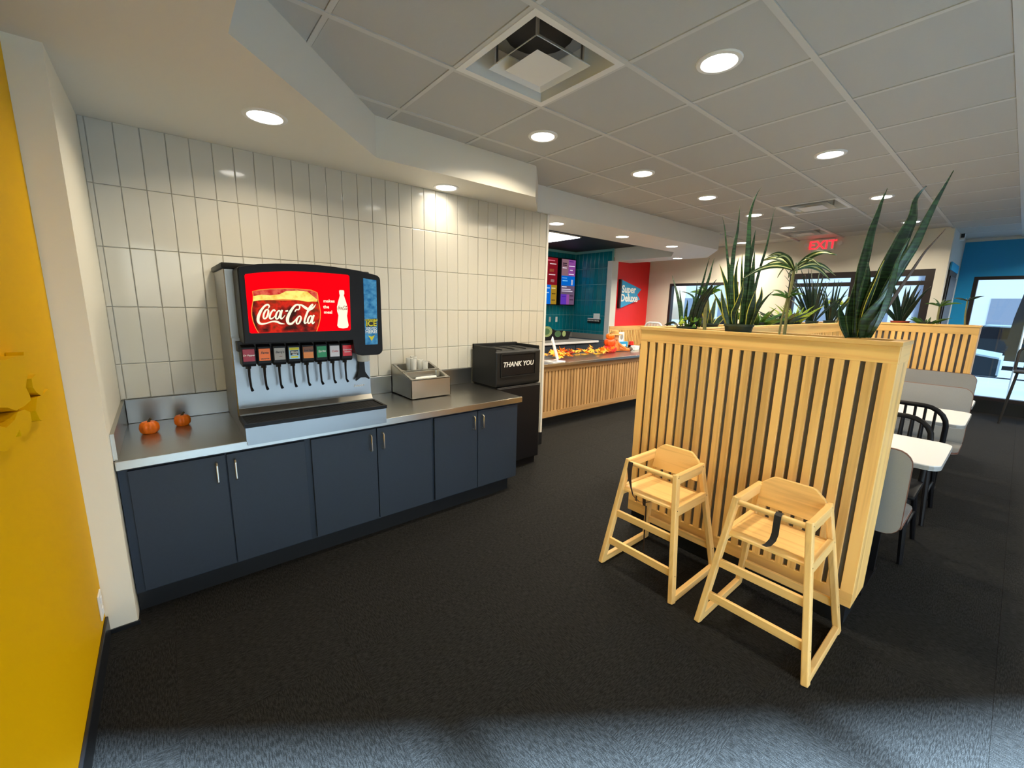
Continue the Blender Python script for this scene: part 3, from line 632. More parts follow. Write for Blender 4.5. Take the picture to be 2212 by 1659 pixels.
# straw and cup caddy
cy0, cy1, cx0, cx1 = -.382, -.03, 1.648, 1.992
zf = on(889.6, 823.6, 1, cy0).z; zb = on(842, 786.6, 1, cy1).z
cad = thing('condiment_caddy', 'stainless two-pan caddy with clear cups and napkins', 'caddy', ((cx0+cx1)/2, -.2, CT))
sl = lambda t: (cy0+(cy1-cy0)*t, zf+(zb-zf)*t)
b = MB()
for x in (cx0, cx1-.004): b.prism([(cy0, CT+.008), (cy0, zf), (cy1, zb), (cy1, CT+.008)], lambda a, c, h: (h, a, c), x, x+.004)
b.box(cx0, cx1, cy0, cy0+.004, CT+.008, zf).box(cx0, cx1, cy1-.004, cy1, CT+.008, zb).box(cx0+.004, cx1-.004, cy0+.004, cy1-.004, CT+.008, CT+.012)
b.build('body', 'steel', cad)
b = MB()
for x in (cx0+.03, cx1-.03):
    for y in (cy0+.03, cy1-.03): b.lathe([(.01, 0), (.012, .008)], 10, (x, y, CT))
b.build('feet', 'rubber', cad)
def pan(t0, t1):
    g = MB(); X0, X1 = cx0+.004, cx1-.004; rw = .020; rt = .045
    def p(x, t, d=0): y, z = sl(t); return (x, y, z-d)
    o = [(X0, t0), (X1, t0), (X1, t1), (X0, t1)]
    n = []
    for (cx, ct_, a0) in ((X0+rw+.03, t0+rt+.08, 180), (X1-rw-.03, t0+rt+.08, 270), (X1-rw-.03, t1-rt-.08, 0), (X0+rw+.03, t1-rt-.08, 90)):
        for k in range(5):
            a = math.radians(a0+k*22.5); n.append((cx+.03*math.cos(a), ct_+.08*math.sin(a)))
    N = len(n); vs = [p(x, t, -.003) for x, t in o]+[p(x, t, -.003) for x, t in n]+[p(x, t, .09) for x, t in n]
    fs = []
    for c in range(4):
        for k in range(4): fs.append((c, 4+c*5+k, 4+c*5+k+1))
        c2 = (c+1) % 4; fs.append((c, 4+c*5+4, 4+(c2*5) % N, c2))
    fs += [(4+k, 4+N+k, 4+N+(k+1) % N, 4+(k+1) % N) for k in range(N)]+[tuple(4+N+k for k in range(N))]
    return g.add(vs, fs).build('pan', 'steel', cad)
pan(.02, .47); pan(.50, .98)
for k, (x, y, zt, h) in enumerate(((1.755, -.135, .855, .16), (1.80, -.12, .86, .17), (1.775, -.165, .85, .155), (1.855, -.125, .855, .14), (1.885, -.15, .85, .125))):
    zt = CT+.135
    tag(MB().lathe([(.021, 0), (.026, h*.8), (.028, h), (.025, h), (.023, h*.8), (.018, .004)], 14, (x, y, zt)).build('plastic_cup', 'clear', None, True), 'clear plastic cup standing in the steel caddy', 'cup', 'clear cups in the caddy')
for k in range(5):
    tag(MB().rbox(1.70+.012*k, 1.90+.008*k, -.335+.018*k, -.322+.018*k, zf-.052+.01*k, zf-.036+.01*k+.004*(k % 2), .002, 1).build('wrapped_straws', 'napkin'), 'white paper-wrapped straws lying in the front pan of the caddy', 'straws', 'wrapped straws in the caddy')

# small pumpkins
def pumpkin(x, y, z, r, h, label, name='pumpkin', m='orange', stem=True, group=None, parent=None):
    prof = [(.001, .12*h), (.35*r, .02*h), (.7*r, .03*h), (.93*r, .22*h), (r, .5*h), (.92*r, .78*h), (.66*r, .95*h), (.32*r, .97*h), (.12*r, .88*h), (.001, .86*h)]
    if parent: t = parent
    else: t = thing(name, label, 'pumpkin', (x, y, z), group)
    MB().lathe(prof, 40, (x, y, z-.02*h), 9, .13).build('flesh', m, t, True)
    if stem: MB().tube([(x, y, z+.84*h), (x+.003, y, z+1.02*h), (x+.012, y-.004, z+1.2*h)], [.009, .006, .006], 7).build('stem', 'stem', t, True)
    return t
pumpkin(.12, -.304, CT, .045, .068, 'small orange pumpkin nearer the front edge of the steel counter')
pumpkin(.266, -.219, CT, .041, .064, 'small orange pumpkin nearer the backsplash and soda machine')

# trash bin
tb_ = thing('trash_bin', 'black trash cabinet with a flap reading thank you', 'trash bin', (2.71, -.21, 0))
MB().rbox(2.462, 2.985, -.40, -.03, .075, .812, .006, 2).build('cabinet', 'blackm', tb_)
MB().box(2.48, 2.965, -.365, -.05, 0, .075).build('plinth', 'black', tb_)
MB().rbox(2.475, 2.972, -.408, -.40, .085, .80, .003, 1).build('door', 'black', tb_)
hd2 = MB().prism([(-.03, .818), (-.398, .818), (-.404, .84), (-.404, 1.125), (-.385, 1.142), (-.03, 1.148)], lambda a, b, h: (h, a, b), 2.442, 2.968).build('hood', 'binb', tb_, bevel=.008)
MB().rbox(2.442, 2.968, -.06, -.03, 1.13, 1.178, .006, 2).rbox(2.442, 2.458, -.39, -.03, 1.13, 1.170, .005, 1).rbox(2.952, 2.968, -.39, -.03, 1.13, 1.170, .005, 1).build('tray_rim', 'binb', tb_)
for k in range(3): MB().rbox(2.53+k*.14, 2.545+k*.14, -.36, -.08, 1.14, 1.152, .003, 1).build('tray_rib', 'binb', tb_)
fb = MB().box(2.49, 2.905, -.412, -.404, 1.105, 1.118).box(2.49, 2.905, -.412, -.404, .902, .912).box(2.49, 2.50, -.412, -.404, .912, 1.105).box(2.895, 2.905, -.412, -.404, .912, 1.105).build('flap_frame', 'binb', tb_)
fl = MB().rbox(2.502, 2.893, -.408, -.398, .914, 1.103, .003, 1).build('flap', 'black', tb_)
text('lettering', 'THANK YOU', .062, 'ltxt', fl, (2.695, -.4088, 1.015), X, Z, .001, .18, .0012)

# ------------------------------------------------------------------ order counter
oc = thing('order_counter', 'long order counter with wooden slat front and grey steel top', 'counter', (5, .7, 0))
OX0, OX1, OY = XE+.03, 6.75, .40
MB().rbox(OX0, OX1+.03, .345, 1.02, .80, .838, .004, 2).build('top', 'steel', oc)
MB().box(OX0, OX1, OY+.03, .98, .12, .80).build('body', 'back', oc)
MB().box(OX0, OX1-.05, OY+.06, .95, 0, .12).build('plinth', 'rubber', oc)
MB().box(OX0, OX1, OY, OY+.03, .735, .80).build('rail', 'dwoodx', oc); MB().box(OX0, OX1, OY, OY+.03, .14, .215).build('rail', 'dwoodx', oc)
sm2 = MB().box(-.0195, .0195, 0, .028, 0, .52).mesh('slat'); sm2.materials.append(M['dwoodz'])
k = 0
while OX0+.03+k*.0585 < OX1-.02:
    o = link('slat', sm2, None, oc); o.location += Vector((OX0+.03+k*.0585, OY+.003, .215)); k += 1
# back counter in the kitchen
bc = thing('kitchen_counter', 'low dark kitchen counter with white edge behind the order counter', 'counter', (5.6, 2.2, 0))
MB().box(4.2, 7.2, 1.88, 3.18, .1, .87).build('body', 'slate', bc); MB().rbox(4.2, 6.62, 1.86, 3.18, .87, .905, .004, 1).build('top', 'stls', bc); MB().rbox(4.2, 6.62, 1.835, 1.86, .872, .908, .004, 1).build('edge', 'tablew', bc)
MB().box(4.2, 7.2, 1.95, 3.1, 0, .1).build('plinth', 'rubber', bc)
for k in range(5):
    d = MB().box(4.75+k*.42, 5.15+k*.42, 1.865, 1.88, .14, .84).build('door', 'slate', bc)
    MB().tube([(5.1+k*.42 if k % 2 == 0 else 4.8+k*.42, 1.85, .6), (5.1+k*.42 if k % 2 == 0 else 4.8+k*.42, 1.85, .74)], .008, 6).build('handle', 'nickel', d)
bx = thing('black_display_box', 'black display box with green printed circles on the kitchen counter', 'display box', (5.9, 2.3, .905))
MB().prism([(5.45, .905), (6.27, .905), (6.33, 1.06), (5.9, 1.09), (5.62, 1.19), (5.45, 1.19)], lambda a, b, h: (a, h, b), 2.30, 2.42).build('panel', 'black', bx)
M['avo'] = mat('avocado_green', S(150, 170, 110), .6); M['avod'] = mat('deep_green', S(70, 110, 70), .6)
for cx, cz, rx, rz, mm in ((5.68, 1.07, .14, .1, 'avo'), (5.66, 1.07, .09, .06, 'avod'), (5.97, 1.02, .085, .06, 'avod'), (6.14, 1.02, .05, .055, 'avo')):
    lay = .001 if mm == 'avo' else .004
    MB().prism([(cx+rx*math.cos(a*PI/8), cz+rz*math.sin(a*PI/8)) for a in range(16)], lambda a, b, h: (a, h, b), 2.30-lay, 2.301).build('print', mm, bx)
# menu boards
def board(x0, x1, z0, z1, label, blocks, lines):
    t = thing('menu_board', label, 'menu screen', ((x0+x1)/2, 3.1, z0), None)
    MB().rbox(x0-.02, x1+.02, 3.10, 3.20, z0-.02, z1+.02, .004, 1).build('case', 'black', t)
    s_ = MB().box(x0, x1, 3.097, 3.10, z0, z1).build('screen', emat('screen_base', S(150, 110, 150), .5), t)
    for i, (a, b_, c, d, col) in enumerate(blocks):
        MB().box(x0+(x1-x0)*a, x0+(x1-x0)*b_, 3.0955, 3.0975, z0+(z1-z0)*c, z0+(z1-z0)*d).build('screen_block', emat('screen_col', S(*col), .7), s_)
    for a, b_, c, col in lines:
        MB().box(x0+(x1-x0)*a, x0+(x1-x0)*b_, 3.094, 3.096, z0+(z1-z0)*c, z0+(z1-z0)*c+.018).build('screen_line', emat('screen_txt', S(*col), .8), s_)
board(6.29, 6.70, 1.575, 2.515, 'tall menu screen with dark red upper half and blue corner', [(0, 1, .42, 1, (140, 24, 36)), (0, .58, 0, .42, (20, 120, 230)), (.58, 1, 0, .42, (180, 140, 40)), (.45, .75, .7, .76, (214, 150, 80)), (.55, .8, .48, .54, (230, 220, 210))],
      [(.2, .8, .93, (230, 120, 140)), (.45, .9, .86, (230, 200, 200)), (.4, .85, .63, (230, 200, 200)), (.62, .9, .34, (230, 220, 160)), (.1, .5, .34, (190, 220, 250)), (.1, .45, .24, (190, 220, 250)), (.65, .92, .22, (90, 70, 20)), (.65, .9, .08, (60, 50, 30))])
board(6.83, 7.25, 1.575, 2.515, 'tall menu screen with purple, pink and blue blocks', [(0, .48, .64, 1, (150, 110, 120)), (.48, 1, .64, 1, (150, 80, 160)), (0, 1, .42, .64, (10, 110, 214)), (0, 1, .23, .42, (112, 92, 116)), (0, .42, 0, .23, (104, 60, 190)), (.42, .62, 0, .23, (160, 84, 170)), (.62, 1, 0, .23, (120, 92, 120)), (.72, .85, .44, .56, (220, 214, 214)), (.84, .95, .72, .82, (84, 30, 60))],
      [(.05, .35, .9, (40, 30, 40)), (.05, .35, .86, (40, 30, 40)), (.05, .35, .8, (230, 220, 230)), (.52, .85, .95, (90, 40, 120)), (.52, .95, .85, (236, 220, 240)), (.6, .8, .76, (236, 220, 240)), (.52, .9, .67, (236, 220, 240)), (.05, .4, .58, (110, 170, 240)), (.08, .45, .52, (120, 200, 250)), (.05, .4, .385, (240, 236, 244)), (.05, .7, .33, (220, 210, 226)), (.05, .85, .29, (220, 210, 226)), (.66, .94, .19, (60, 40, 60)), (.66, .94, .10, (60, 40, 60)), (.08, .36, .17, (70, 40, 150))])
pl = thing('light_panel', 'bright square light panel set in the black kitchen ceiling', 'ceiling light', (5.45, 2.1, CZ-.02))
MB().box(5.1, 5.85, 1.72, 2.5, CZ-.02, CZ-.004).build('frame', 'whitep', pl); MB().box(5.12, 5.83, 1.74, 2.48, CZ-.026, CZ-.02).build('diffuser', 'panel', pl)
tag(MB().rbox(7.352, 7.359, 2.44, 2.61, 1.30, 1.40, .001, 1).build('paper_notice', 'napkin'), 'white paper notice taped on the teal tiles', 'paper')
rk = thing('utensil_rail', 'dark wall rail with a row of light hooks on teal tiles', 'rack', (7.34, 2.57, 1.2))
MB().box(7.33, 7.3595, 2.41, 2.75, 1.20, 1.275).build('board', 'black', rk); MB().box(7.322, 7.3595, 2.42, 2.74, 1.278, 1.30).build('shelf', 'tablew', rk)
for k in range(8): MB().box(7.318, 7.33, 2.43+k*.041, 2.448+k*.041, 1.235, 1.262).build('hook', 'whitep', rk)
for x, lb in ((6.63, 'pale wall switch plate on the teal tiles nearer the tiled wall end'), (6.83, 'white wall outlet plate on the teal tiles below the menu screens')):
    t = thing('wall_outlet', lb, 'outlet', (x, 3.19, 1.25)); MB().rbox(x-.03, x+.03, 3.192, 3.1995, 1.20, 1.31, .002, 1).build('plate', 'nickel' if x < 6.7 else 'whitep', t)
    for dz_ in (.025, -.02): MB().rbox(x-.016, x+.016, 3.190, 3.1925, 1.25+dz_, 1.272+dz_, .001, 1).build('socket', 'whitep', t)
# flag sign on the red wall
sg = thing('flag_sign', 'blue pennant sign reading Super Deluxe on the red wall', 'sign', (8, 2.15, 1.6))
M['signb'] = mat('sign_blue', S(38, 150, 205), .4)
MB().prism([(7.634, 2.104), (8.353, 1.936), (8.214, 1.815), (8.33, 1.717), (7.652, 1.529)], lambda a, b, h: (a, h, b), 2.145, 2.198).build('board', 'signb', sg)
MB().box(7.60, 7.645, 2.14, 2.199, 1.52, 2.11).build('edge', 'frame', sg)
text('lettering', 'Super', .21, 'ltxt', sg, (7.90, 2.143, 1.91), X, Z, .004, 0, .006)
text('lettering', 'Deluxe', .21, 'ltxt', sg, (7.93, 2.143, 1.73), X, Z, .004, 0, .006)
# exit sign
ex = thing('exit_sign', 'lit red exit sign with two lamp heads above the dark framed door', 'exit sign', (XF-.03, -1.0, 2.48))
MB().rbox(XF-.05, XF, -1.15, -.83, 2.52, 2.70, .006, 1).build('case', 'whitep', ex)
text('lettering', 'EXIT', .185, emat('exit_red', (1, .02, .03, 1), 2.2), ex, (XF-.052, -.99, 2.605), -Y, Z, .004, 0, .0025)
for y in (-.77, -1.22): MB().tube([(XF-.06, y, 2.62), (XF-.02, y, 2.62), (XF, y, 2.62)], [.035, .03, .02], 12).build('lamp_head', 'whitep', ex, True)
se = thing('wall_sensor', 'small white sensor with dark lens high beside the blue wall', 'sensor', (XB-.3, -2.5, 2.6))
MB().rbox(9.4, 9.5, -2.53, -2.48, 2.62, 2.74, .004, 1).build('case', 'whitep', se); MB().box(9.393, 9.4005, -2.528, -2.49, 2.65, 2.72).build('lens', 'ktxt', se)

# ------------------------------------------------------------------ slatted planters
PZ = 1.40
def slat_face(t, axis, plane, sgn, a0, a1, zt, z0=.115, st0=.05, st1=.048, nrm_backing=True, shade='wood'):
    """slatted face in plane axis = plane (outer side towards sgn), running a0..a1 (a0 > a1 allowed)"""
    lo, hi = min(a0, a1), max(a0, a1); d = sgn
    def bx(b, p0, p1, q0, q1, z0_, z1_):
        p0, p1 = sorted((p0, p1))
        return b.box(p0, p1, q0, q1, z0_, z1_) if axis == 0 else b.box(q0, q1, p0, p1, z0_, z1_)
    other = 'y' if axis == 0 else 'x'
    bx(MB(), plane, plane-d*.022, lo, hi, zt-.078, zt).build('rail', shade+other, t, bevel=.0015)
    bx(MB(), plane, plane-d*.022, lo, hi, z0, z0+.075).build('rail', shade+other, t, bevel=.0015)
    for q0, q1 in ((lo, lo+st0), (hi-st1, hi)): bx(MB(), plane, plane-d*.022, q0, q1, z0+.075, zt-.078).build('stile', shade+'z', t, bevel=.0015)
    bx(MB(), plane-d*.0165, plane-d*.03, lo+.01, hi-.01, z0+.01, zt-.01).build('backing', 'back', t)
    n = max(1, round((hi-lo-st0-st1-.0205)/.0585)); gap = (hi-lo-st0-st1-n*.038)/(n+1)
    h = zt-.078-z0-.075; me = bx(MB(), 0, -d*.022, -.019, .019, 0, h).mesh('slat')
    bm = bmesh.new(); bm.from_mesh(me); bmesh.ops.bevel(bm, geom=[e for e in bm.edges if abs((e.verts[0].co-e.verts[1].co).z) > .1], offset=.002, segments=1, affect='EDGES'); bm.to_mesh(me); bm.free()
    me.materials.append(M[shade+'z'])
    for k in range(n):
        q = lo+st0+gap+.019+k*(.038+gap)
        o = link('slat', me, None, t); o.location += Vector((plane, q, z0+.075) if axis == 0 else (q, plane, z0+.075))
def planter(name, label, x0, x1, y0, y1, faces, zt=PZ, plain=()):
    t = thing(name, label, 'planter', ((x0+x1)/2, (y0+y1)/2, 0), None)
    for f in faces:
        if f == '-x': slat_face(t, 0, x0, -1, y0, y1, zt)
        if f == '-y': slat_face(t, 1, y0, -1, x0+.036, x1-.0, zt)
        if f == '+y': slat_face(t, 1, y1, 1, x0+.036, x1-.0, zt)
        if f == '+x': slat_face(t, 0, x1, 1, y0, y1, zt)
    if '-y' in plain:
        n = 4; ww = (x1-x0-.022)/n
        for k in range(n): MB().box(x0+.0222+k*ww, x0+.0222+(k+1)*ww-.0006, y0+.0005, y0+.02, .115, zt-.08).build('end_board', 'woodz', t)
        MB().box(x0+.0222, x1, y0-.001, y0+.02, zt-.08, zt).build('end_rail', 'woodx', t)
    MB().box(x0+.04, x1-.04, y0+.04, y1-.04, .115, zt-.06).build('core', 'back', t)
    MB().box(x0+.02, x1-.02, y0+.02, y1-.02, 0, .115).build('plinth', 'rubber', t)
    MB().box(x0+.03, x1-.03, y0+.03, y1-.03, zt-.06, zt-.03).build('soil', 'soil', t)
    c = MB().box(x0-.006, x0+.045, y0-.006, y1+.006, zt, zt+.018).box(x1-.045, x1+.006, y0-.006, y1+.006, zt, zt+.018).box(x0+.045, x1-.045, y0-.006, y0+.045, zt, zt+.018).box(x0+.045, x1-.045, y1-.045, y1+.006, zt, zt+.018)
    c.build('cap', 'woody' if (y1-y0) > (x1-x0) else 'woodx', t)
    return t
planter('planter_partition', 'tall wooden slat planter partition behind the two high chairs', 2.69, 2.96, -2.952, -1.664, ['-x'], plain=('-y',))
planter('planter_partition', 'long wooden slat planter running beside the booths', 2.967, 6.74, -1.935, -1.664, ['-y', '+y'])
planter('planter_partition', 'wooden slat planter partition at the far end of the booths', 6.75, 7.02, -2.995, -1.664, ['-x'], 1.415, plain=('-y',))

# ------------------------------------------------------------------ plants
def leaf_mesh(pts, wmax, th=.0016, prof=None, cup=.18):
    """leaf blade along 3d points; wmax half width; blade faces the room, slightly cupped, with thickness"""
    P = []; n = len(pts)
    for i in range(n-1):
        p0, p1, p2, p3 = pts[max(i-1, 0)], pts[i], pts[i+1], pts[min(i+2, n-1)]
        for k in range(4):
            s = k/4; P.append(.5*((2*p1)+(p2-p0)*s+(2*p0-5*p1+4*p2-p3)*s*s+(3*p1-p0-3*p2+p3)*s**3))
    P.append(pts[-1]); N = len(P); vs, fs, uvs = [], [], []
    L = [0]
    for i in range(1, N): L.append(L[-1]+(P[i]-P[i-1]).length)
    tw = random.uniform(-.5, .5)
    for i, p in enumerate(P):
        s = L[i]/L[-1]; t = (P[min(i+1, N-1)]-P[max(i-1, 0)]).normalized()
        vd = Vector((-.65, -.75, .1)); vd = Matrix.Rotation(tw*(s-.4), 3, t) @ vd
        a = t.cross(vd)
        a = a.normalized() if a.length > 1e-4 else t.orthogonal().normalized(); nrm = a.cross(t).normalized()
        wv = wmax*(prof(s) if prof else (min(1, .45+s*1.6) if s < .4 else max(.03, 1-((s-.4)/.6)**1.7)))
        for k, o in enumerate((-1, -.5, 0, .5, 1)):
            vs.append(p+a*(o*wv)+nrm*(abs(o)*wv*cup+th)); uvs.append(((o+1)/2, s))
        for o in (-1, -.5, 0, .5, 1):
            vs.append(p+a*(o*wv)+nrm*(abs(o)*wv*cup-th)); uvs.append(((o+1)/2, s))
    for i in range(N-1):
        q = i*10; r = q+10
        for k in range(4): fs.append((q+k, q+k+1, r+k+1, r+k)); fs.append((q+5+k, r+5+k, r+6+k, q+6+k))
        fs.append((q, r, r+5, q+5)); fs.append((q+4, q+9, r+9, r+4))
    fs.append((0, 5, 6, 7, 8, 9, 4, 3, 2, 1)); e = (N-1)*10; fs.append((e, e+1, e+2, e+3, e+4, e+9, e+8, e+7, e+6, e+5))
    me = bpy.data.meshes.new('leaf'); me.from_pydata([tuple(v) for v in vs], [], fs)
    ul = me.uv_layers.new(name='UVMap')
    for lp in me.loops: ul.data[lp.index].uv = uvs[lp.vertex_index]
    me.polygons.foreach_set('use_smooth', [True]*len(me.polygons))
    return me
def pot(t, p, r, h, m='dleaf'):
    MB().lathe([(r*.8, 0), (r, h*.86), (r*1.06, h*.86), (r*1.06, h), (r*.95, h), (r*.93, h*.9), (.001, h*.9)], 24, tuple(p)).build('pot', m, t, True)
M['potg'] = mat('green_plastic_pot', S(40, 58, 50), .5); M['terr'] = mat('terracotta', S(150, 60, 48), .7)
def traced(name, label, x, base, zoom, leaves, potr=.075, poth=.09, potm='potg', drop=.0, group=None):
    """plant whose blades were measured in the photo: zoom = (x0, y0, scale) of the measuring crop, blades stand near plane x"""
    b = on(zoom[0]+base[0]*zoom[2], zoom[1]+base[1]*zoom[2], 0, x)
    t = thing(name, label, 'plant', (x, b.y, PZ-.03), group)
    zp = PZ-.03
    if potr: pot(t, (x, b.y, zp), potr, poth, potm)
    for i, (pts, wz, mm) in enumerate(leaves):
        dx = random.uniform(-.045, .045); P = []
        for k, (u, v) in enumerate(pts):
            P.append(on(zoom[0]+u*zoom[2], zoom[1]+v*zoom[2], 0, x+dx*(k/len(pts))*2 + dx*.4))
        P[0].z = min(P[0].z, PZ+.03)
        me = leaf_mesh(P, wz*zoom[2]/FPX*(x+.3)*.62); link('leaf', me, mm, t)
    return t
SY, SN = 'snakey', 'snake'
traced('snake_plant', 'tall snake plant with yellow-edged leaves in a green pot', 2.825, (388, 1610), (1520, 400, .1929), [
    ([(275, 1595), (230, 1450), (175, 1330), (110, 1200)], 36, SY), ([(290, 1595), (240, 1420), (210, 1280), (195, 1165)], 44, SY),
    ([(300, 1590), (290, 1350), (260, 1150), (215, 1000), (178, 885)], 38, SY), ([(320, 1590), (320, 1350), (325, 1150), (312, 1000), (278, 850)], 42, SY),
    ([(350, 1590), (330, 1450), (380, 1330), (430, 1180), (440, 1080)], 38, SY), ([(360, 1590), (365, 1300), (355, 1050), (372, 900), (395, 810)], 34, SY),
    ([(340, 1590), (305, 1100), (325, 850), (345, 680), (378, 520), (392, 400), (405, 235)], 30, SN), ([(300, 1590), (280, 1010), (266, 820), (250, 640), (235, 480), (210, 350)], 18, SN),
    ([(420, 1590), (470, 1100), (490, 800), (505, 550), (512, 380), (545, 230), (600, 90), (650, 20)], 38, SN), ([(440, 1590), (465, 1200), (500, 900), (545, 700), (580, 500)], 46, SN),
    ([(470, 1590), (520, 1250), (545, 1000), (572, 730)], 42, SN), ([(500, 1590), (570, 1180), (640, 900), (700, 700), (745, 500), (780, 330), (808, 260)], 17, SN),
    ([(480, 1590), (530, 1400), (560, 1280), (580, 1180)], 52, SY), ([(515, 1590), (590, 1380), (640, 1250), (650, 1140)], 40, SY), ([(520, 1590), (600, 1400), (700, 1260), (785, 1185)], 22, SN), ([(400, 1590), (430, 1300), (425, 1000), (432, 755)], 24, SY)])
traced('snake_plant', 'big dark green snake plant with broad blades leaning over the booths', 2.825, (335, 1620), (1780, 380, .217), [
    ([(300, 1610), (330, 1300), (360, 1000), (420, 750), (470, 550), (530, 380), (575, 250), (630, 125)], 54, SN),
    ([(360, 1610), (430, 1350), (560, 1080), (680, 820), (790, 580), (870, 420), (900, 250), (960, 160), (1020, 100)], 100, SN),
    ([(420, 1610), (560, 1250), (760, 900), (900, 680), (1010, 450), (1130, 220), (1290, -55)], 50, SN), ([(440, 1610), (700, 1200), (890, 920), (1000, 760), (1100, 650), (1210, 525)], 17, 'bark'),
    ([(230, 1610), (190, 1480), (165, 1380), (150, 1280)], 44, SN), ([(270, 1610), (270, 1400), (300, 1200), (312, 1040)], 72, SN), ([(400, 1610), (430, 1450), (520, 1290), (610, 1170)], 56, SN),
    ([(330, 1610), (420, 1300), (520, 1050), (560, 930), (600, 840)], 22, SY), ([(450, 1610), (560, 1400), (650, 1150), (730, 850), (850, 620)], 34, SN), ([(340, 1610), (370, 1350), (400, 1150), (430, 980), (440, 860)], 64, SN), ([(380, 1610), (390, 1480), (450, 1380), (560, 1240), (640, 1100)], 60, SN)], potr=.065, poth=.035)
traced('snake_plant', 'loose snake plant with dark narrow blades at the partition end by the order counter', 2.825, (1080, 1440), (1380, 560, .0965), [
    ([(935, 1440), (910, 1100), (860, 800), (800, 560), (742, 360)], 46, SN), ([(990, 1440), (960, 1100), (930, 850), (908, 640)], 28, SN), ([(1040, 1440), (1050, 1200), (1085, 1000), (1080, 905)], 46, SN),
    ([(1150, 1440), (1210, 1100), (1280, 800), (1305, 490)], 34, SN), ([(1180, 1440), (1280, 1000), (1420, 550), (1500, 250), (1580, -30)], 38, SN), ([(1220, 1440), (1380, 950), (1560, 450), (1630, 180), (1690, -30)], 48, SN),
    ([(1200, 1400), (1330, 1000), (1500, 760), (1740, 450)], 66, 'dleaf'), ([(1300, 1400), (1420, 1050), (1600, 750), (1720, 570)], 66, 'dleaf'), ([(1100, 1440), (1150, 1250), (1240, 900), (1100, 760), (920, 720)], 40, SN), ([(870, 1480), (780, 1420), (660, 1440), (560, 1475)], 40, 'dleaf')], potr=.06, poth=.06)
def rosette(t, c, n, ln, wd, mm, lift=.8, droop=.6, seed=0, a0=0):
    r = random.Random(seed); c = Vector(c)
    for k in range(n):
        a = a0+2*PI*k/n+r.uniform(-.25, .25); el = r.uniform(.15, lift); L = ln*r.uniform(.7, 1.05); d = Vector((math.cos(a), math.sin(a), 0))
        P = [c+d*(L*s*math.cos(el))+Z*(L*(s*math.sin(el)+.35*s-droop*s*s)) for s in (0, .33, .66, 1)]
        link('leaf', leaf_mesh(P, wd*r.uniform(.8, 1.1)), mm, t)
def crown_plant(name, label, base, top, n, ln, wd, mm, r=.013, seed=1, lift=.9, droop=.6, potr=0, group=None):
    t = thing(name, label, 'plant', tuple(base), group); base = Vector(base); top = Vector(top)
    MB().tube([base, base.lerp(top, .5)+Vector((.004, .006, 0)), top], [r, r*.9, r*.85], 8).build('stem', M['stalk'], t, True)
    rosette(t, top, n, ln, wd, mm, lift, droop, seed)
    if potr: pot(t, tuple(base-Z*.02), potr, .07, 'potg')
    return t
M['stalk'] = mat('pale_stalk', S(128, 128, 84), .7, noise=((20, 20, 90), .3))
zc = lambda u, v, x=2.88: on(1680+u*.1085, 540+v*.1085, 0, x)
crown_plant('dracaena', 'striped dracaena with drooping leaves on a bare pale stem', (zc(140, 1650).x, zc(140, 1650).y, PZ-.03), zc(325, 400), 17, .25, .0135, 'drac', .0085, 3, .75, .72)
crown_plant('dracaena', 'low lime green dracaena beside the bare stemmed dracaena', (2.87, zc(60, 1500).y, PZ-.03), zc(190, 960), 10, .10, .007, 'leaf', .006, 5, .9, .5)
p_ = lambda u, v, x: on(u, v, 0, x)
crown_plant('dracaena', 'green dracaena with short leaves behind the narrow snake plant', (2.9, p_(1524, 700, 2.9).y, PZ-.03), p_(1527, 640, 2.9), 11, .13, .011, 'leaf', .012, 8, 1.0, .5)
# trailing pothos
def heart(c, s, ang, tilt, t, mm):
    P2 = [(0, -.1), (.32, .18), (.5, .0), (.46, -.32), (.22, -.66), (0, -1), (-.22, -.66), (-.46, -.32), (-.5, .0), (-.32, .18)]
    ca, sa = math.cos(ang), math.sin(ang); b = MB(); R_ = Matrix.Rotation(tilt, 3, 'Y') @ Matrix.Rotation(ang, 3, 'X')
    vs = []
    for h in (.001, -.001):
        vs += [Vector(c)+R_ @ Vector((h+abs(a)*.12*s, a*s, q*s)) for a, q in P2]
    n = len(P2); me = MB().add(vs, [tuple(range(n)), tuple(range(2*n-1, n-1, -1))]+[(i, (i+1) % n, n+(i+1) % n, n+i) for i in range(n)]).mesh('leaf')
    me.uv_layers.new(name='UVMap'); link('leaf', me, mm, t)
po = thing('pothos', 'small trailing pothos with glossy green and lime leaves', 'plant', (2.8, p_(1490, 700, 2.8).y, PZ-.03))
r = random.Random(4)
for k in range(16):
    u, v = 1468+r.uniform(0, 46), 684+r.uniform(0, 20); c = p_(u, v, 2.76+r.uniform(0, .1)); heart(c, r.uniform(.022, .036), r.uniform(-1, 1), r.uniform(-.5, .4), po, 'lime' if k % 4 == 0 else 'leaf')
MB().tube([(2.8, p_(1490, 700, 2.8).y, PZ-.03), (2.8, p_(1490, 700, 2.8).y, PZ+.03)], .004, 6).build('stem', 'stalk', po)
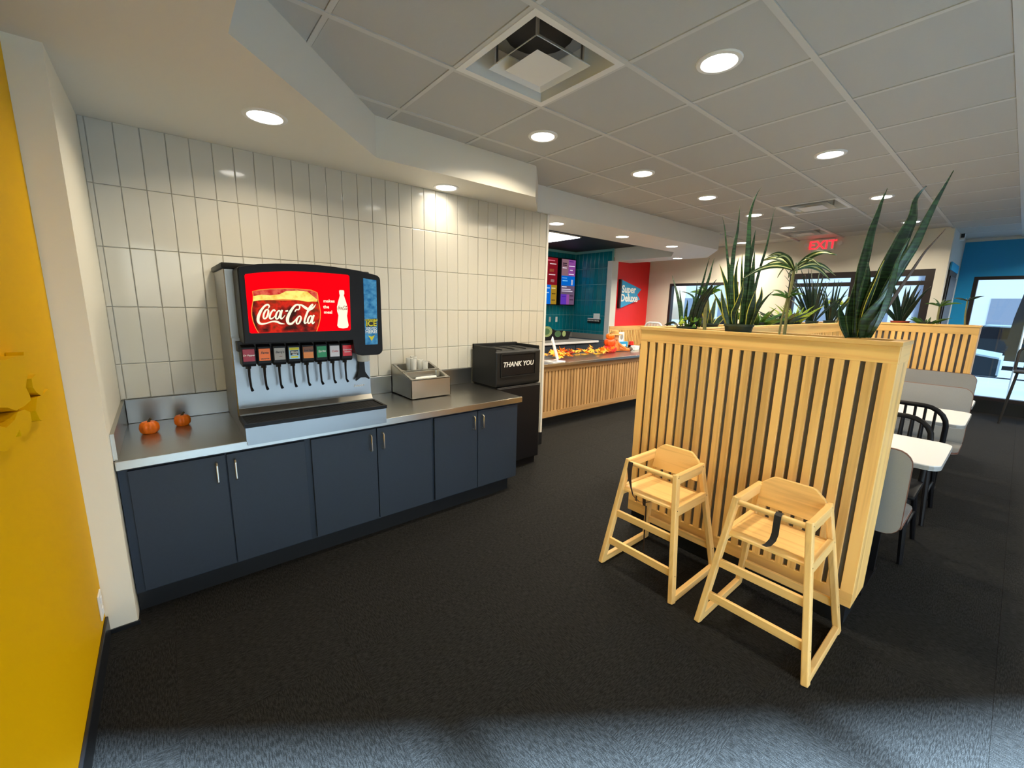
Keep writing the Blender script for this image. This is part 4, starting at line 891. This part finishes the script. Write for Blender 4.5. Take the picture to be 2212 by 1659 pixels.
# plants on the long planter and the far planter
def clump(name, label, x, y, n, h, wd, mm, spread=.12, seed=0, zt=PZ, potr=.06, potm='potg', group=None):
    r = random.Random(seed); t = thing(name, label, 'plant', (x, y, zt-.03), group); pot(t, (x, y, zt-.03), potr, .07, potm)
    for k in range(n):
        a = r.uniform(0, 2*PI); rr = r.uniform(.0, .035); hh = h*r.uniform(.45, 1); sp = r.uniform(.1, 1)*spread; d = Vector((math.cos(a), math.sin(a), 0)); c = Vector((x, y, zt))+d*rr
        link('leaf', leaf_mesh([c, c+d*sp*.3+Z*hh*.4, c+d*sp*.65+Z*hh*.75, c+d*sp+Z*hh], wd*r.uniform(.7, 1.1)), mm, t)
    return t
clump('snake_plant', 'dark snake plant with many thin blades in front of the door', 5.7, -1.80, 24, .62, .013, 'dleaf', .34, 11)
clump('snake_plant', 'narrow dark snake plant next to the far planter', 6.35, -1.80, 16, .52, .014, 'dleaf', .26, 17)
clump('snake_plant', 'short snake plant with pale edged blades on the long planter', 3.35, -1.80, 9, .26, .02, SY, .14, 12)
clump('bushy_plant', 'bushy lime green plant on the long planter before the thin snake plant', 5.15, -1.80, 30, .22, .012, 'lime', .26, 13)
clump('bushy_plant', 'low leafy green plant on the long planter near the striped dracaena', 4.25, -1.80, 34, .17, .016, 'leaf', .26, 14)
clump('bushy_plant', 'low dark leafy plant on the long planter behind the striped dracaena', 4.75, -1.80, 26, .15, .015, 'dleaf', .24, 15)
crown_plant('dracaena', 'yellow green dracaena with a leaning crown next to the big dark snake plant', (6.62, -1.80, PZ-.03), (6.60, -1.86, 1.62), 13, .24, .016, 'lime', .012, 31, .8, .5)
clump('snake_plant', 'dark snake plant in a red pot on the far planter', 6.88, p_(1945, 690, 6.88).y, 13, .55, .028, 'dleaf', .34, 16, 1.415, .085, 'terr')
crown_plant('dracaena', 'little green dracaena on a thin stem on the far planter', (6.88, p_(2028, 690, 6.88).y, 1.39), p_(2030, 662, 6.88), 8, .17, .012, 'leaf', .01, 21, .8, .4)
crown_plant('dracaena', 'spindly plant with a single crown at the far planter end by the blue wall', (6.88, p_(2088, 690, 6.88).y, 1.39), p_(2090, 650, 6.88), 4, .13, .011, 'dleaf', .008, 22, .4, .3)
clump('bushy_plant', 'low trailing plant at the foot of the little dracaena on the far planter', 6.88, p_(2000, 690, 6.88).y, 16, .10, .014, 'leaf', .2, 23, 1.415)

# ------------------------------------------------------------------ high chairs
def high_chair(x0, yb, yt, label, strap):
    """x0 front foot line, yb base centre, yt top centre (y)"""
    t = thing('high_chair', label, 'high chair', (x0+.25, yb, 0), 'wooden high chairs at the planter')
    hb, ht = .232, .150
    for s in (-1, 1):
        fy0, fy1 = yb+s*hb, yt+s*ht
        f0, f1 = Vector((x0+.020, fy0, 0)), Vector((x0+.152, fy1, .655)); r0, r1 = Vector((x0+.488, fy0, 0)), Vector((x0+.424, fy1, .655))
        fr = lambda z: f0.lerp(f1, z/.655); rr = lambda z: r0.lerp(r1, z/.655)
        MB().bar(f0, f1, .028, .040, Y).build('leg', 'hwoodz', t, bevel=.005)
        MB().bar(r0, r1, .028, .040, Y).build('leg', 'hwoodz', t, bevel=.005)
        MB().bar(fr(.021)+X*.012, rr(.021)-X*.012, .026, .040, Y).build('base_rail', 'hwoodx', t, bevel=.004)
        MB().bar(fr(.628)+X*.006, rr(.628)-X*.006, .027, .052, Y).build('arm_rail', 'hwoodx', t, bevel=.004)
        MB().bar(fr(.462)+X*.008, rr(.462)-X*.008, .024, .056, Y).build('seat_rail', 'hwoodx', t, bevel=.004)
        for z in (.64, .47, .14): 
            for q in (fr(z), rr(z)): MB().tube([q+Y*(s*.0138), q+Y*(s*.0147)], .0035, 8).build('bolt', 'hole', t)
    def cross(name, zc, xx, hh, th, m='hwoody', k=None):
        s_ = zc/.655; w = (hb+(ht-hb)*s_)-.012; yc = yb+(yt-yb)*s_
        return MB().box(xx-th/2, xx+th/2, yc-w, yc+w, zc-hh/2, zc+hh/2).build(name, m, t, bevel=.004)
    cross('foot_rail', .32, x0+.020+.132*.32/.655+.004, .042, .018)
    cross('stretcher', .146, x0+.020+.132*.146/.655+.004, .044, .018)
    cross('stretcher', .15, x0+.488-.064*.15/.655, .042, .018)
    w = ht-.006; xf = x0+.020+.132*.628/.655
    MB().tube([(xf, yt-w, .632), (xf, yt+w, .632)], .0135, 12).build('safety_bar', 'hwoody', t, True)
    # seat with waterfall front
    ws = hb+(ht-hb)*.47/.655-.010; ys = yb+(yt-yb)*.72
    sh = [(x0+.115, .462), (x0+.118, .474), (x0+.135, .484), (x0+.19, .486), (x0+.43, .478), (x0+.43, .466), (x0+.19, .474), (x0+.14, .470)]
    MB().prism(sh, lambda a, b, h: (a, h, b), ys-ws, ys+ws).build('seat', 'hwoody', t, bevel=.002)
    # backrest board with clipped top corners, leaning back
    wb = ht-.004; o = [(-wb, .548), (wb, .548), (wb, .645), (wb-.012, .668), (wb-.052, .702), (wb-.066, .707), (-wb+.066, .707), (-wb+.052, .702), (-wb+.012, .668), (-wb, .645)]
    MB().prism(o, lambda a, b, h: (x0+.402+(b-.548)*.14+h, yt+a, b), 0, .018).build('backrest', 'hwoody', t, bevel=.003)
    for k, (pts, mm) in enumerate(strap):
        b = MB(); n = len(pts)
        for off in (0, .0016):
            pass
        vs = []
        for (x, y, z, wv) in pts: vs += [(x0+x, yt+y-wv/2, z), (x0+x, yt+y+wv/2, z), (x0+x+.002, yt+y+wv/2, z+.001), (x0+x+.002, yt+y-wv/2, z+.001)]
        fs = []
        for i in range(n-1):
            for j in range(4): fs.append((i*4+j, i*4+(j+1) % 4, i*4+4+(j+1) % 4, i*4+4+j))
        fs += [(0, 1, 2, 3), (n*4-1, n*4-2, n*4-3, n*4-4)]
        b.add(vs, fs).build('strap', mm, t)
    return t
high_chair(2.152, -2.084, -2.055, 'wooden high chair with a thin brown strap hanging, by the order counter side', [
    ([(.13, .125, .645, .03), (.122, .125, .60, .032), (.118, .118, .55, .022), (.112, .10, .50, .010), (.11, .08, .455, .006), (.13, .05, .425, .006), (.15, .03, .42, .006), (.2, -.03, .44, .006)], 'strap2'),
    ([(.15, .03, .45, .02), (.152, .028, .40, .018)], 'strap2'), ([(.16, .02, .40, .009), (.165, .02, .25, .009), (.17, .018, .10, .008)], 'strap2'), ([(.33, -.07, .47, .009), (.335, -.07, .3, .009), (.34, -.07, .06, .008)], 'strap2')])
high_chair(2.143, -2.697, -2.675, 'wooden high chair with a wide black strap looped over its front bar', [
    ([(.165, -.035, .640, .028), (.146, -.035, .650, .028), (.128, -.035, .640, .028), (.126, -.035, .60, .028), (.13, -.034, .55, .028), (.125, -.030, .52, .027), (.112, -.018, .495, .026), (.105, -.005, .486, .02)], 'strap')])

# ------------------------------------------------------------------ booths
def table(x0, x1, y0, y1, label):
    t = thing('dining_table', label, 'table', ((x0+x1)/2, (y0+y1)/2, 0)); r = .06
    def rr(d): 
        o = []
        for cx, cy, a0 in ((x1-r, y1-.01, 0), (x0+r, y1-.01, 90), (x0+r, y0+r, 180), (x1-r, y0+r, 270)):
            o += [(cx+(r-d)*math.cos(math.radians(a0+k*18)), min(cy+(r-d)*math.sin(math.radians(a0+k*18)), y1)) for k in range(6)]
        return o
    MB().prism(rr(0), lambda a, b, h: (a, b, h), .722, .75).build('top', 'tablew', t)
    MB().prism(rr(-.003), lambda a, b, h: (a, b, h), .724, .745).build('edge', 'greyl', t)
    for yy in (y0+.62, y1-.3):
        MB().tube([((x0+x1)/2, yy, .03), ((x0+x1)/2, yy, .722)], .032, 12).build('column', 'black', t, True)
        MB().rbox(x0+.06, x1-.06, yy-.035, yy+.035, 0, .03, .008, 1).rbox((x0+x1)/2-.035, (x0+x1)/2+.035, yy-.25, yy+.25, 0, .03, .008, 1).build('foot', 'black', t)
        MB().box(x0+.12, x1-.12, yy-.02, yy+.02, .70, .722).build('bracket', 'black', t)
    return t
table(3.30, 3.93, -3.115, -1.95, 'white dining table between the first booth bench and the black chairs')
table(4.63, 5.28, -3.12, -1.95, 'white dining table between the black chairs and the second grey bench')
table(5.60, 6.08, -3.10, -1.95, 'white dining table beyond the second grey bench')
def bench(xb, sgn, y0, y1, label, zt=.87, zb=.40, depth=.42):
    """back panel plane at x = xb, seat towards sgn"""
    t = thing('booth_bench', label, 'bench', (xb+sgn*.2, (y0+y1)/2, 0)); r = .07
    def out(d, r=r):
        return [(y1, zb-d), (y0+r, zb-d)]+[(y0+r-(r+d)*math.sin(math.radians(k*18)), zb+r-(r+d)*math.cos(math.radians(k*18))) for k in range(6)]+[(y0+r-(r+d)*math.cos(math.radians(k*18)), zt-r+(r+d)*math.sin(math.radians(k*18))) for k in range(6)]+[(y1, zt+d)]
    fn = lambda a, b, h: (h+sgn*-.06*(b-zb)/(zt-zb)+0, a, b)
    MB().prism(out(0), fn, xb, xb+sgn*.024).build('backrest', 'greyl', t); MB().prism(out(.003), fn, xb+sgn*.004, xb+sgn*.020).build('back_edge', 'brown', t)
    so = [(xb+sgn*.03, y1), (xb+sgn*.03, y0)]+[(xb+sgn*(depth-.06+.06*math.sin(math.radians(k*22.5))), y0+.06-.06*math.cos(math.radians(k*22.5))) for k in range(5)]+[(xb+sgn*depth, y1)]
    MB().prism(so, lambda a, b, h: (a, b, h), .432, .455).build('seat', 'greyl', t); MB().prism([(a*1.0, b-.002) for a, b in so], lambda a, b, h: (a, b, h), .434, .45).build('seat_edge', 'brown', t)
    for yy in (y0+.12, y1-.2):
        b = MB(); b.box(min(xb, xb+sgn*.36), max(xb, xb+sgn*.36), yy-.02, yy+.02, .395, .43)
        for d in (.05, .33): b.box(xb+sgn*d-.018, xb+sgn*d+.018, yy-.018, yy+.018, .0, .40)
        b.box(min(xb, xb+sgn*.40), max(xb, xb+sgn*.40), yy-.022, yy+.022, 0, .02)
        b.build('frame', 'black', t)
    return t
bench(3.06, 1, -3.035, -1.95, 'grey booth bench seen from behind, next to the slat partition')
bench(5.44, -1, -3.10, -1.95, 'grey booth bench facing the second white table', .92)
bench(6.64, -1, -3.06, -1.95, 'grey booth bench against the far slat partition', .93)
def spindle_chair(xc, yc, sgn, label, h=.87, wd=.22):
    """sgn: seat extends from the back towards sgn * x"""
    t = thing('spindle_chair', label, 'chair', (xc+sgn*.2, yc, 0), 'black spindle back chairs')
    z0 = .45; xs = xc; r = .13
    pts = [(xc+sgn*.05, yc-wd, z0), (xc+sgn*.02, yc-wd, h-r)]+[(xc, yc-wd+r-r*math.cos(math.radians(k*18)), h-r+r*math.sin(math.radians(k*18))) for k in range(1, 6)]
    pts += [(x, 2*yc-y, z) for x, y, z in reversed(pts)]
    MB().tube(pts, .0165, 10).build('back_bow', 'black', t, True)
    for k in range(7):
        y = yc-wd*.72+k*wd*.24; MB().tube([(xc+sgn*.05, y, z0), (xc, y, h-.012)], .0085, 8).build('spindle', 'black', t, True)
    MB().rbox(min(xc+sgn*.02, xc+sgn*.42), max(xc+sgn*.02, xc+sgn*.42), yc-.22, yc+.22, z0-.03, z0, .012, 2).build('seat', 'black', t, True)
    for dx, fx in ((.06, -.05), (.38, .42)):
        for s in (-1, 1): MB().tube([(xc+sgn*dx, yc+s*.18, z0-.02), (xc+sgn*fx, yc+s*.215, 0)], [.018, .014], 8).build('leg', 'black', t, True)
    for s in (-1, 1): MB().tube([(xc+sgn*.0, yc+s*.197, .22), (xc+sgn*.40, yc+s*.197, .22)], .01, 8).build('stretcher', 'black', t, True)
    return t
spindle_chair(4.06, -2.80, -1, 'black bow-back spindle chair facing the first white table', .86, .205)
spindle_chair(4.46, -2.81, 1, 'black bow-back spindle chair facing the second white table', .885, .225)
def bar_stool(x, y, label, m, h=1.27, grp=None, rz=0):
    t = thing('bar_stool', label, 'stool', (x, y, 0), grp); zs = .74
    MB().rbox(x-.17, x+.17, y-.18, y+.18, zs, zs+.03, .012, 2).build('seat', m, t, True)
    for a, c in ((-1, -1), (1, -1), (1, 1), (-1, 1)): MB().tube([(x+a*.13, y+c*.14, zs), (x+a*.19, y+c*.20, 0)], .014, 8).build('leg', m, t, True)
    for c in (-1, 1): MB().tube([(x-.18, y+c*.18, .3), (x+.18, y+c*.18, .3)], .009, 6).build('foot_rail', m, t, True)
    pts = [(x+.15, y-.17, zs+.02), (x+.19, y-.17, h-.09)]+[(x+.2, y-.17+.09-.09*math.cos(math.radians(k*22.5)), h-.09+.09*math.sin(math.radians(k*22.5))) for k in range(1, 5)]
    pts += [(a, 2*y-b, c) for a, b, c in reversed(pts)]
    MB().tube(pts, .017, 10).build('back_bow', m, t, True)
    for k in range(4): MB().tube([(x+.155, y-.09+k*.06, zs+.02), (x+.2, y-.09+k*.06, h-.01)], .007, 6).build('spindle', m, t, True)
bar_stool(7.0, 1.06, 'white metal bar stool next to the order counter end', 'tablew', 1.275)
bar_stool(7.1, .55, 'white metal bar stool between the order counter and the far window', 'tablew', 1.275)
bar_stool(9.65, -3.47, 'black bar stool in front of the tall front window', 'blackm', 1.1)

# ------------------------------------------------------------------ things on the order counter
OT = .838
ps = thing('pumpkin_stack', 'stack of three pumpkins, red, orange and yellow orange', 'pumpkin decoration', (5.6, .80, OT))
pumpkin(5.60, .80, OT, .115, .115, '', parent=ps, m='red2', stem=False); pumpkin(5.60, .80, OT+.105, .095, .115, '', parent=ps, m='orange2', stem=False); pumpkin(5.60, .80, OT+.21, .072, .09, '', parent=ps, m='orange', stem=True)
dl = thing('scarecrow_doll', 'scarecrow doll with straw hat sitting behind the pumpkin stack', 'doll', (5.86, .86, OT))
M['cloth'] = mat('orange_cloth', S(206, 120, 60), .9); M['straw'] = mat('straw', S(190, 150, 90), .9); M['doll'] = mat('doll_felt', S(220, 170, 130), .9)
MB().lathe([(.001, 0), (.085, .01), (.095, .06), (.07, .14), (.035, .18), (.001, .185)], 16, (5.84, .88, OT)).build('body', 'cloth', dl, True)
MB().lathe([(.001, .0), (.05, .02), (.062, .06), (.05, .10), (.001, .125)], 16, (5.83, .88, OT+.17)).build('head', 'doll', dl, True)
MB().lathe([(.105, 0), (.11, .006), (.06, .016), (.05, .06), (.03, .075), (.001, .078)], 18, (5.83, .88, OT+.265)).build('hat', 'straw', dl, True)
for y in (.83, .74): 
    MB().tube([(5.88, .84, OT+.035), (5.98, y, OT+.03), (6.03, y-.02, OT+.035)], [.03, .026, .024], 8).build('leg', 'cloth', dl, True)
    MB().tube([(6.02, y-.02, OT+.03), (6.05, y-.03, OT+.055)], [.03, .034], 8).build('boot', 'bark', dl, True)
for s in (-1, 1): MB().tube([(5.84, .88+s*.05, OT+.14), (5.86, .84+s*.10, OT+.08), (5.9, .80+s*.09, OT+.06)], [.024, .02, .018], 8).build('arm', 'cloth', dl, True)
# maple leaves, artificial, scattered along the counter
def maple():
    o = []
    for k, rr in enumerate((1, .45, .8, .42, .95, .4, .62, .2, .62, .4, .95, .42, .8, .45)): a = PI/2+2*PI*k/14; o.append((rr*math.cos(a), rr*math.sin(a)))
    return o
mo = maple()
r = random.Random(9)
mleaf = {}
for mm in ('fallo', 'fally', 'fallr'):
    for v in range(3):
        b = MB(); curl = (.15, .5, -.35)[v]
        b.prism(mo, lambda a, c, h: (a*.07, c*.07, h+.07*curl*(a*a+c*c*.3)), -.001, .001); me = b.mesh('maple_leaf'); me.materials.append(M[mm]); mleaf[(mm, v)] = me
gl_ = thing('leaf_garland', 'garland of orange, yellow and red artificial maple leaves on the order counter', 'garland', (5.0, .78, OT))
MB().tube([(4.2+.15*k, .78+.04*math.sin(k*1.7), OT+.02) for k in range(11)], .006, 6).build('cord', 'bark', gl_, True)
for k in range(72):
    s = r.random()**1.3; x = 4.25+s*1.4; y = .78+r.uniform(-.16, .16)-(.0 if s > .3 else .05); mm = r.choice(('fallo', 'fallo', 'fally', 'fallr') if s < .35 else ('fallo', 'fally', 'fallo', 'fallo'))
    if (Vector((x, y))-Vector((5.60, .80))).length < .19: continue
    o = link('leaf', mleaf[(mm, k % 3)], None, gl_); o.location += Vector((x, y, OT+.04+r.uniform(0, .06)*(1 if k % 3 else .3)))
    o.rotation_euler = (r.uniform(-.6, .6), r.uniform(-.6, .6), r.uniform(0, 6)); sc_ = r.uniform(.7, 1.2); o.scale = (sc_,)*3
for k, (u, v) in enumerate(((1245, 766), (1263, 765), (1289, 764), (1295, 762), (1308, 760))):
    p = on(u, v, 2, OT+.006); tag(MB().rbox(p.x-.055, p.x+.055, p.y-.03, p.y+.03, OT, OT+.012, .004, 1).build('foam_leaf', 'fally'), 'flat pale orange foam shape lying on the order counter top', 'decoration', 'foam shapes on the order counter')
pr_ = on(1197, 780, 2, OT)
st = thing('sign_holder', 'white slanted sign holder at the tiled end of the order counter', 'sign holder', (4.02, .52, OT))
MB().bar((4.08, .44, OT+.02), (3.98, .46, OT+.30), .16, .012, (.8, .6, 0)).build('panel', 'tablew', st); MB().rbox(3.94, 4.16, .38, .56, OT, OT+.012, .003, 1).build('foot', 'tablew', st)
bt = thing('hand_gel_bottle', 'clear pump bottle with white top beside the sign holder', 'bottle', (3.86, .47, OT))
MB().lathe([(.045, 0), (.048, .02), (.048, .15), (.02, .19), (.018, .21), (.001, .21)], 16, (3.80, .47, OT)).build('body', 'clear', bt, True); MB().lathe([(.022, .21), (.022, .235), (.03, .24), (.03, .30), (.001, .305)], 12, (3.80, .47, OT)).build('pump', 'tablew', bt, True)
tg = thing('tissue_box', 'bright blue box on the order counter by the doll', 'box', (6.12, .92, OT)); M['boxb'] = mat('box_blue', S(30, 150, 214), .5)
MB().rbox(5.98, 6.22, .90, 1.0, OT, OT+.14, .004, 1).build('carton', 'boxb', tg); MB().box(6.05, 6.16, .896, .90, OT+.03, OT+.10).build('print', 'ltxt', tg)
cdv = thing('card_stand', 'white counter card with a grey round print', 'sign card', (6.07, .98, OT+.14))
MB().rbox(6.02, 6.16, .94, .952, OT+.14, OT+.30, .004, 1).build('card', 'tablew', cdv); MB().prism([(6.09+.04*math.cos(a*PI/8), OT+.22+.045*math.sin(a*PI/8)) for a in range(16)], lambda a, b, h: (a, h, b), .938, .941).build('print', 'greyl', cdv)
tag(MB().rbox(6.30, 6.42, .80, .90, OT, OT+.07, .006, 1).build('napkin_block', 'napkin'), 'small white paper block right of the blue box', 'paper')
nd = thing('card_reader', 'black card reader with grey keys at the counter end', 'card reader', (6.55, .75, OT))
MB().prism([(.62, OT), (.84, OT), (.84, OT+.10), (.78, OT+.12), (.62, OT+.05)], lambda a, b, h: (h, a, b), 6.48, 6.62).build('body', 'black', nd, bevel=.006); MB().box(6.5, 6.6, .66, .72, OT+.071, OT+.088).build('keys', 'greyl', nd)
tag(MB().tube([(6.40, .62, OT+.02), (6.5, .58, OT+.03), (6.62, .6, OT+.02)], [.02, .03, .02], 8).build('marker_roll', 'black'), 'black roll lying by the card reader', 'roll')
mw = thing('mug_set', 'red and dark tin standing by the card reader', 'tin', (6.42, 1.0, OT))
MB().lathe([(.045, 0), (.048, .07)], 16, (6.42, .97, OT)).build('tin', 'black', mw, True); MB().lathe([(.043, .07), (.04, .13), (.001, .135)], 16, (6.42, .97, OT)).build('lid', 'red2', mw, True)

# ------------------------------------------------------------------ raised letters and outlet on the yellow wall
yl = thing('wall_lettering', 'raised yellow script lettering on the yellow wall', 'lettering', (XL, -1.5, 1.2))
def zl(u, v): 
    p = on(u*.1567, 740+v*.1567, 0, XL+.03); return (p.y, p.z)
for pts in ([(-260, 260), (40, 240), (200, 185), (292, 178), (290, 130), (384, 122), (362, 380), (330, 520), (320, 620), (380, 740), (390, 800), (300, 880), (180, 940), (60, 900), (-120, 900), (-260, 600)],
            [(-200, 1120), (40, 1180), (160, 1070), (205, 960), (300, 930), (380, 960), (400, 1080), (380, 1200), (330, 1280), (262, 1296), (230, 1200), (180, 1290), (130, 1420), (60, 1500), (-200, 1520)],
            [(478, 758), (560, 720), (610, 660), (640, 640), (660, 740), (700, 880), (690, 940), (620, 960), (560, 1080), (520, 1070), (455, 945)],
            [(400, 500), (460, 440), (540, 520), (580, 640), (540, 735), (470, 690), (420, 620)]):
    MB().prism([zl(*p) for p in pts], lambda a, b, h: (h, a, b), XL+.001, XL+.035).build('letter', 'yellow', yl)
ou = thing('wall_outlet', 'white double outlet low on the yellow wall beside the column', 'outlet', (XL, -.87, .2))
MB().rbox(XL+.0005, XL+.007, -.912, -.842, .14, .26, .002, 1).build('plate', 'whitep', ou)
for z in (.175, .225): MB().rbox(XL+.006, XL+.010, -.892, -.862, z-.015, z+.015, .002, 1).build('socket', 'tablew', ou)

# ------------------------------------------------------------------ outside
def car(x, y, label, m, rz=0):
    t = thing('parked_car', label, 'car', (x, y, -.14)); z = -.14
    MB().prism([(-2.1, .3), (-2.1, .75), (-1.2, .9), (-.6, 1.35), (.9, 1.38), (1.5, .95), (2.1, .85), (2.1, .3)], lambda a, b, h: (x+h, y+a, z+b), -.85, .85).build('body', m, t, bevel=.05)
    MB().prism([(-1.02, .95), (-.55, 1.29), (.82, 1.31), (1.3, .97)], lambda a, b, h: (x+h, y+a, z+b), -.86, .86).build('windows', 'cark', t)
    for a in (-1.35, 1.3):
        for c in (-.8, .8): MB().tube([(x+c-.1, y+a, z+.33), (x+c+.1, y+a, z+.33)], .33, 16).build('wheel', 'blackm', t)
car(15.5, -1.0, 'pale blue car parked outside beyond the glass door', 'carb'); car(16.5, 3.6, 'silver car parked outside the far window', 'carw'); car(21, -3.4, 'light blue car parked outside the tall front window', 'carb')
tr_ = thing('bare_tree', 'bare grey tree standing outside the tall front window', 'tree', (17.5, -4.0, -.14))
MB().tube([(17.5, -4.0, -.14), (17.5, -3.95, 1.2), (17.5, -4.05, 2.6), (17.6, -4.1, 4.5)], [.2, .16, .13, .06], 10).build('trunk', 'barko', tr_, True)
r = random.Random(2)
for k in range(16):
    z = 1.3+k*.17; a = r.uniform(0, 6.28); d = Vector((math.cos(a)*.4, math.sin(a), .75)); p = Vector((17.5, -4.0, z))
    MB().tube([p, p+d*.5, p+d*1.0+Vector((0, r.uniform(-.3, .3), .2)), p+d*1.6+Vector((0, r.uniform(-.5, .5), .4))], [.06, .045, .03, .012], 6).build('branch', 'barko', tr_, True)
for x, y, wy, h, lb in ((34, -8, 16, 5, 'long pale building across the parking lot by the front window'), (34, 8, 14, 4.2, 'long pale building across the parking lot by the far window')):
    t = thing('far_building', lb, 'building', (x, y, -.14)); MB().box(x, x+6, y-wy/2, y+wy/2, -.14, h).build('wall', 'bldg', t); MB().box(x-.2, x+6.2, y-wy/2-.2, y+wy/2+.2, h, h+.25).build('roof', 'cark', t)
    for k in range(5): MB().box(x-.03, x+.01, y-wy/2+1+k*2.8, y-wy/2+2.8+k*2.8, .6, 2.4).build('window', 'bwin', t)
fg = thing('feather_flag', 'white feather flag standing outside the tall front window', 'flag', (13.2, -3.35, -.14))
MB().tube([(13.2, -3.30, -.14), (13.2, -3.30, 2.3)], .02, 8).build('pole', 'nickel', fg)
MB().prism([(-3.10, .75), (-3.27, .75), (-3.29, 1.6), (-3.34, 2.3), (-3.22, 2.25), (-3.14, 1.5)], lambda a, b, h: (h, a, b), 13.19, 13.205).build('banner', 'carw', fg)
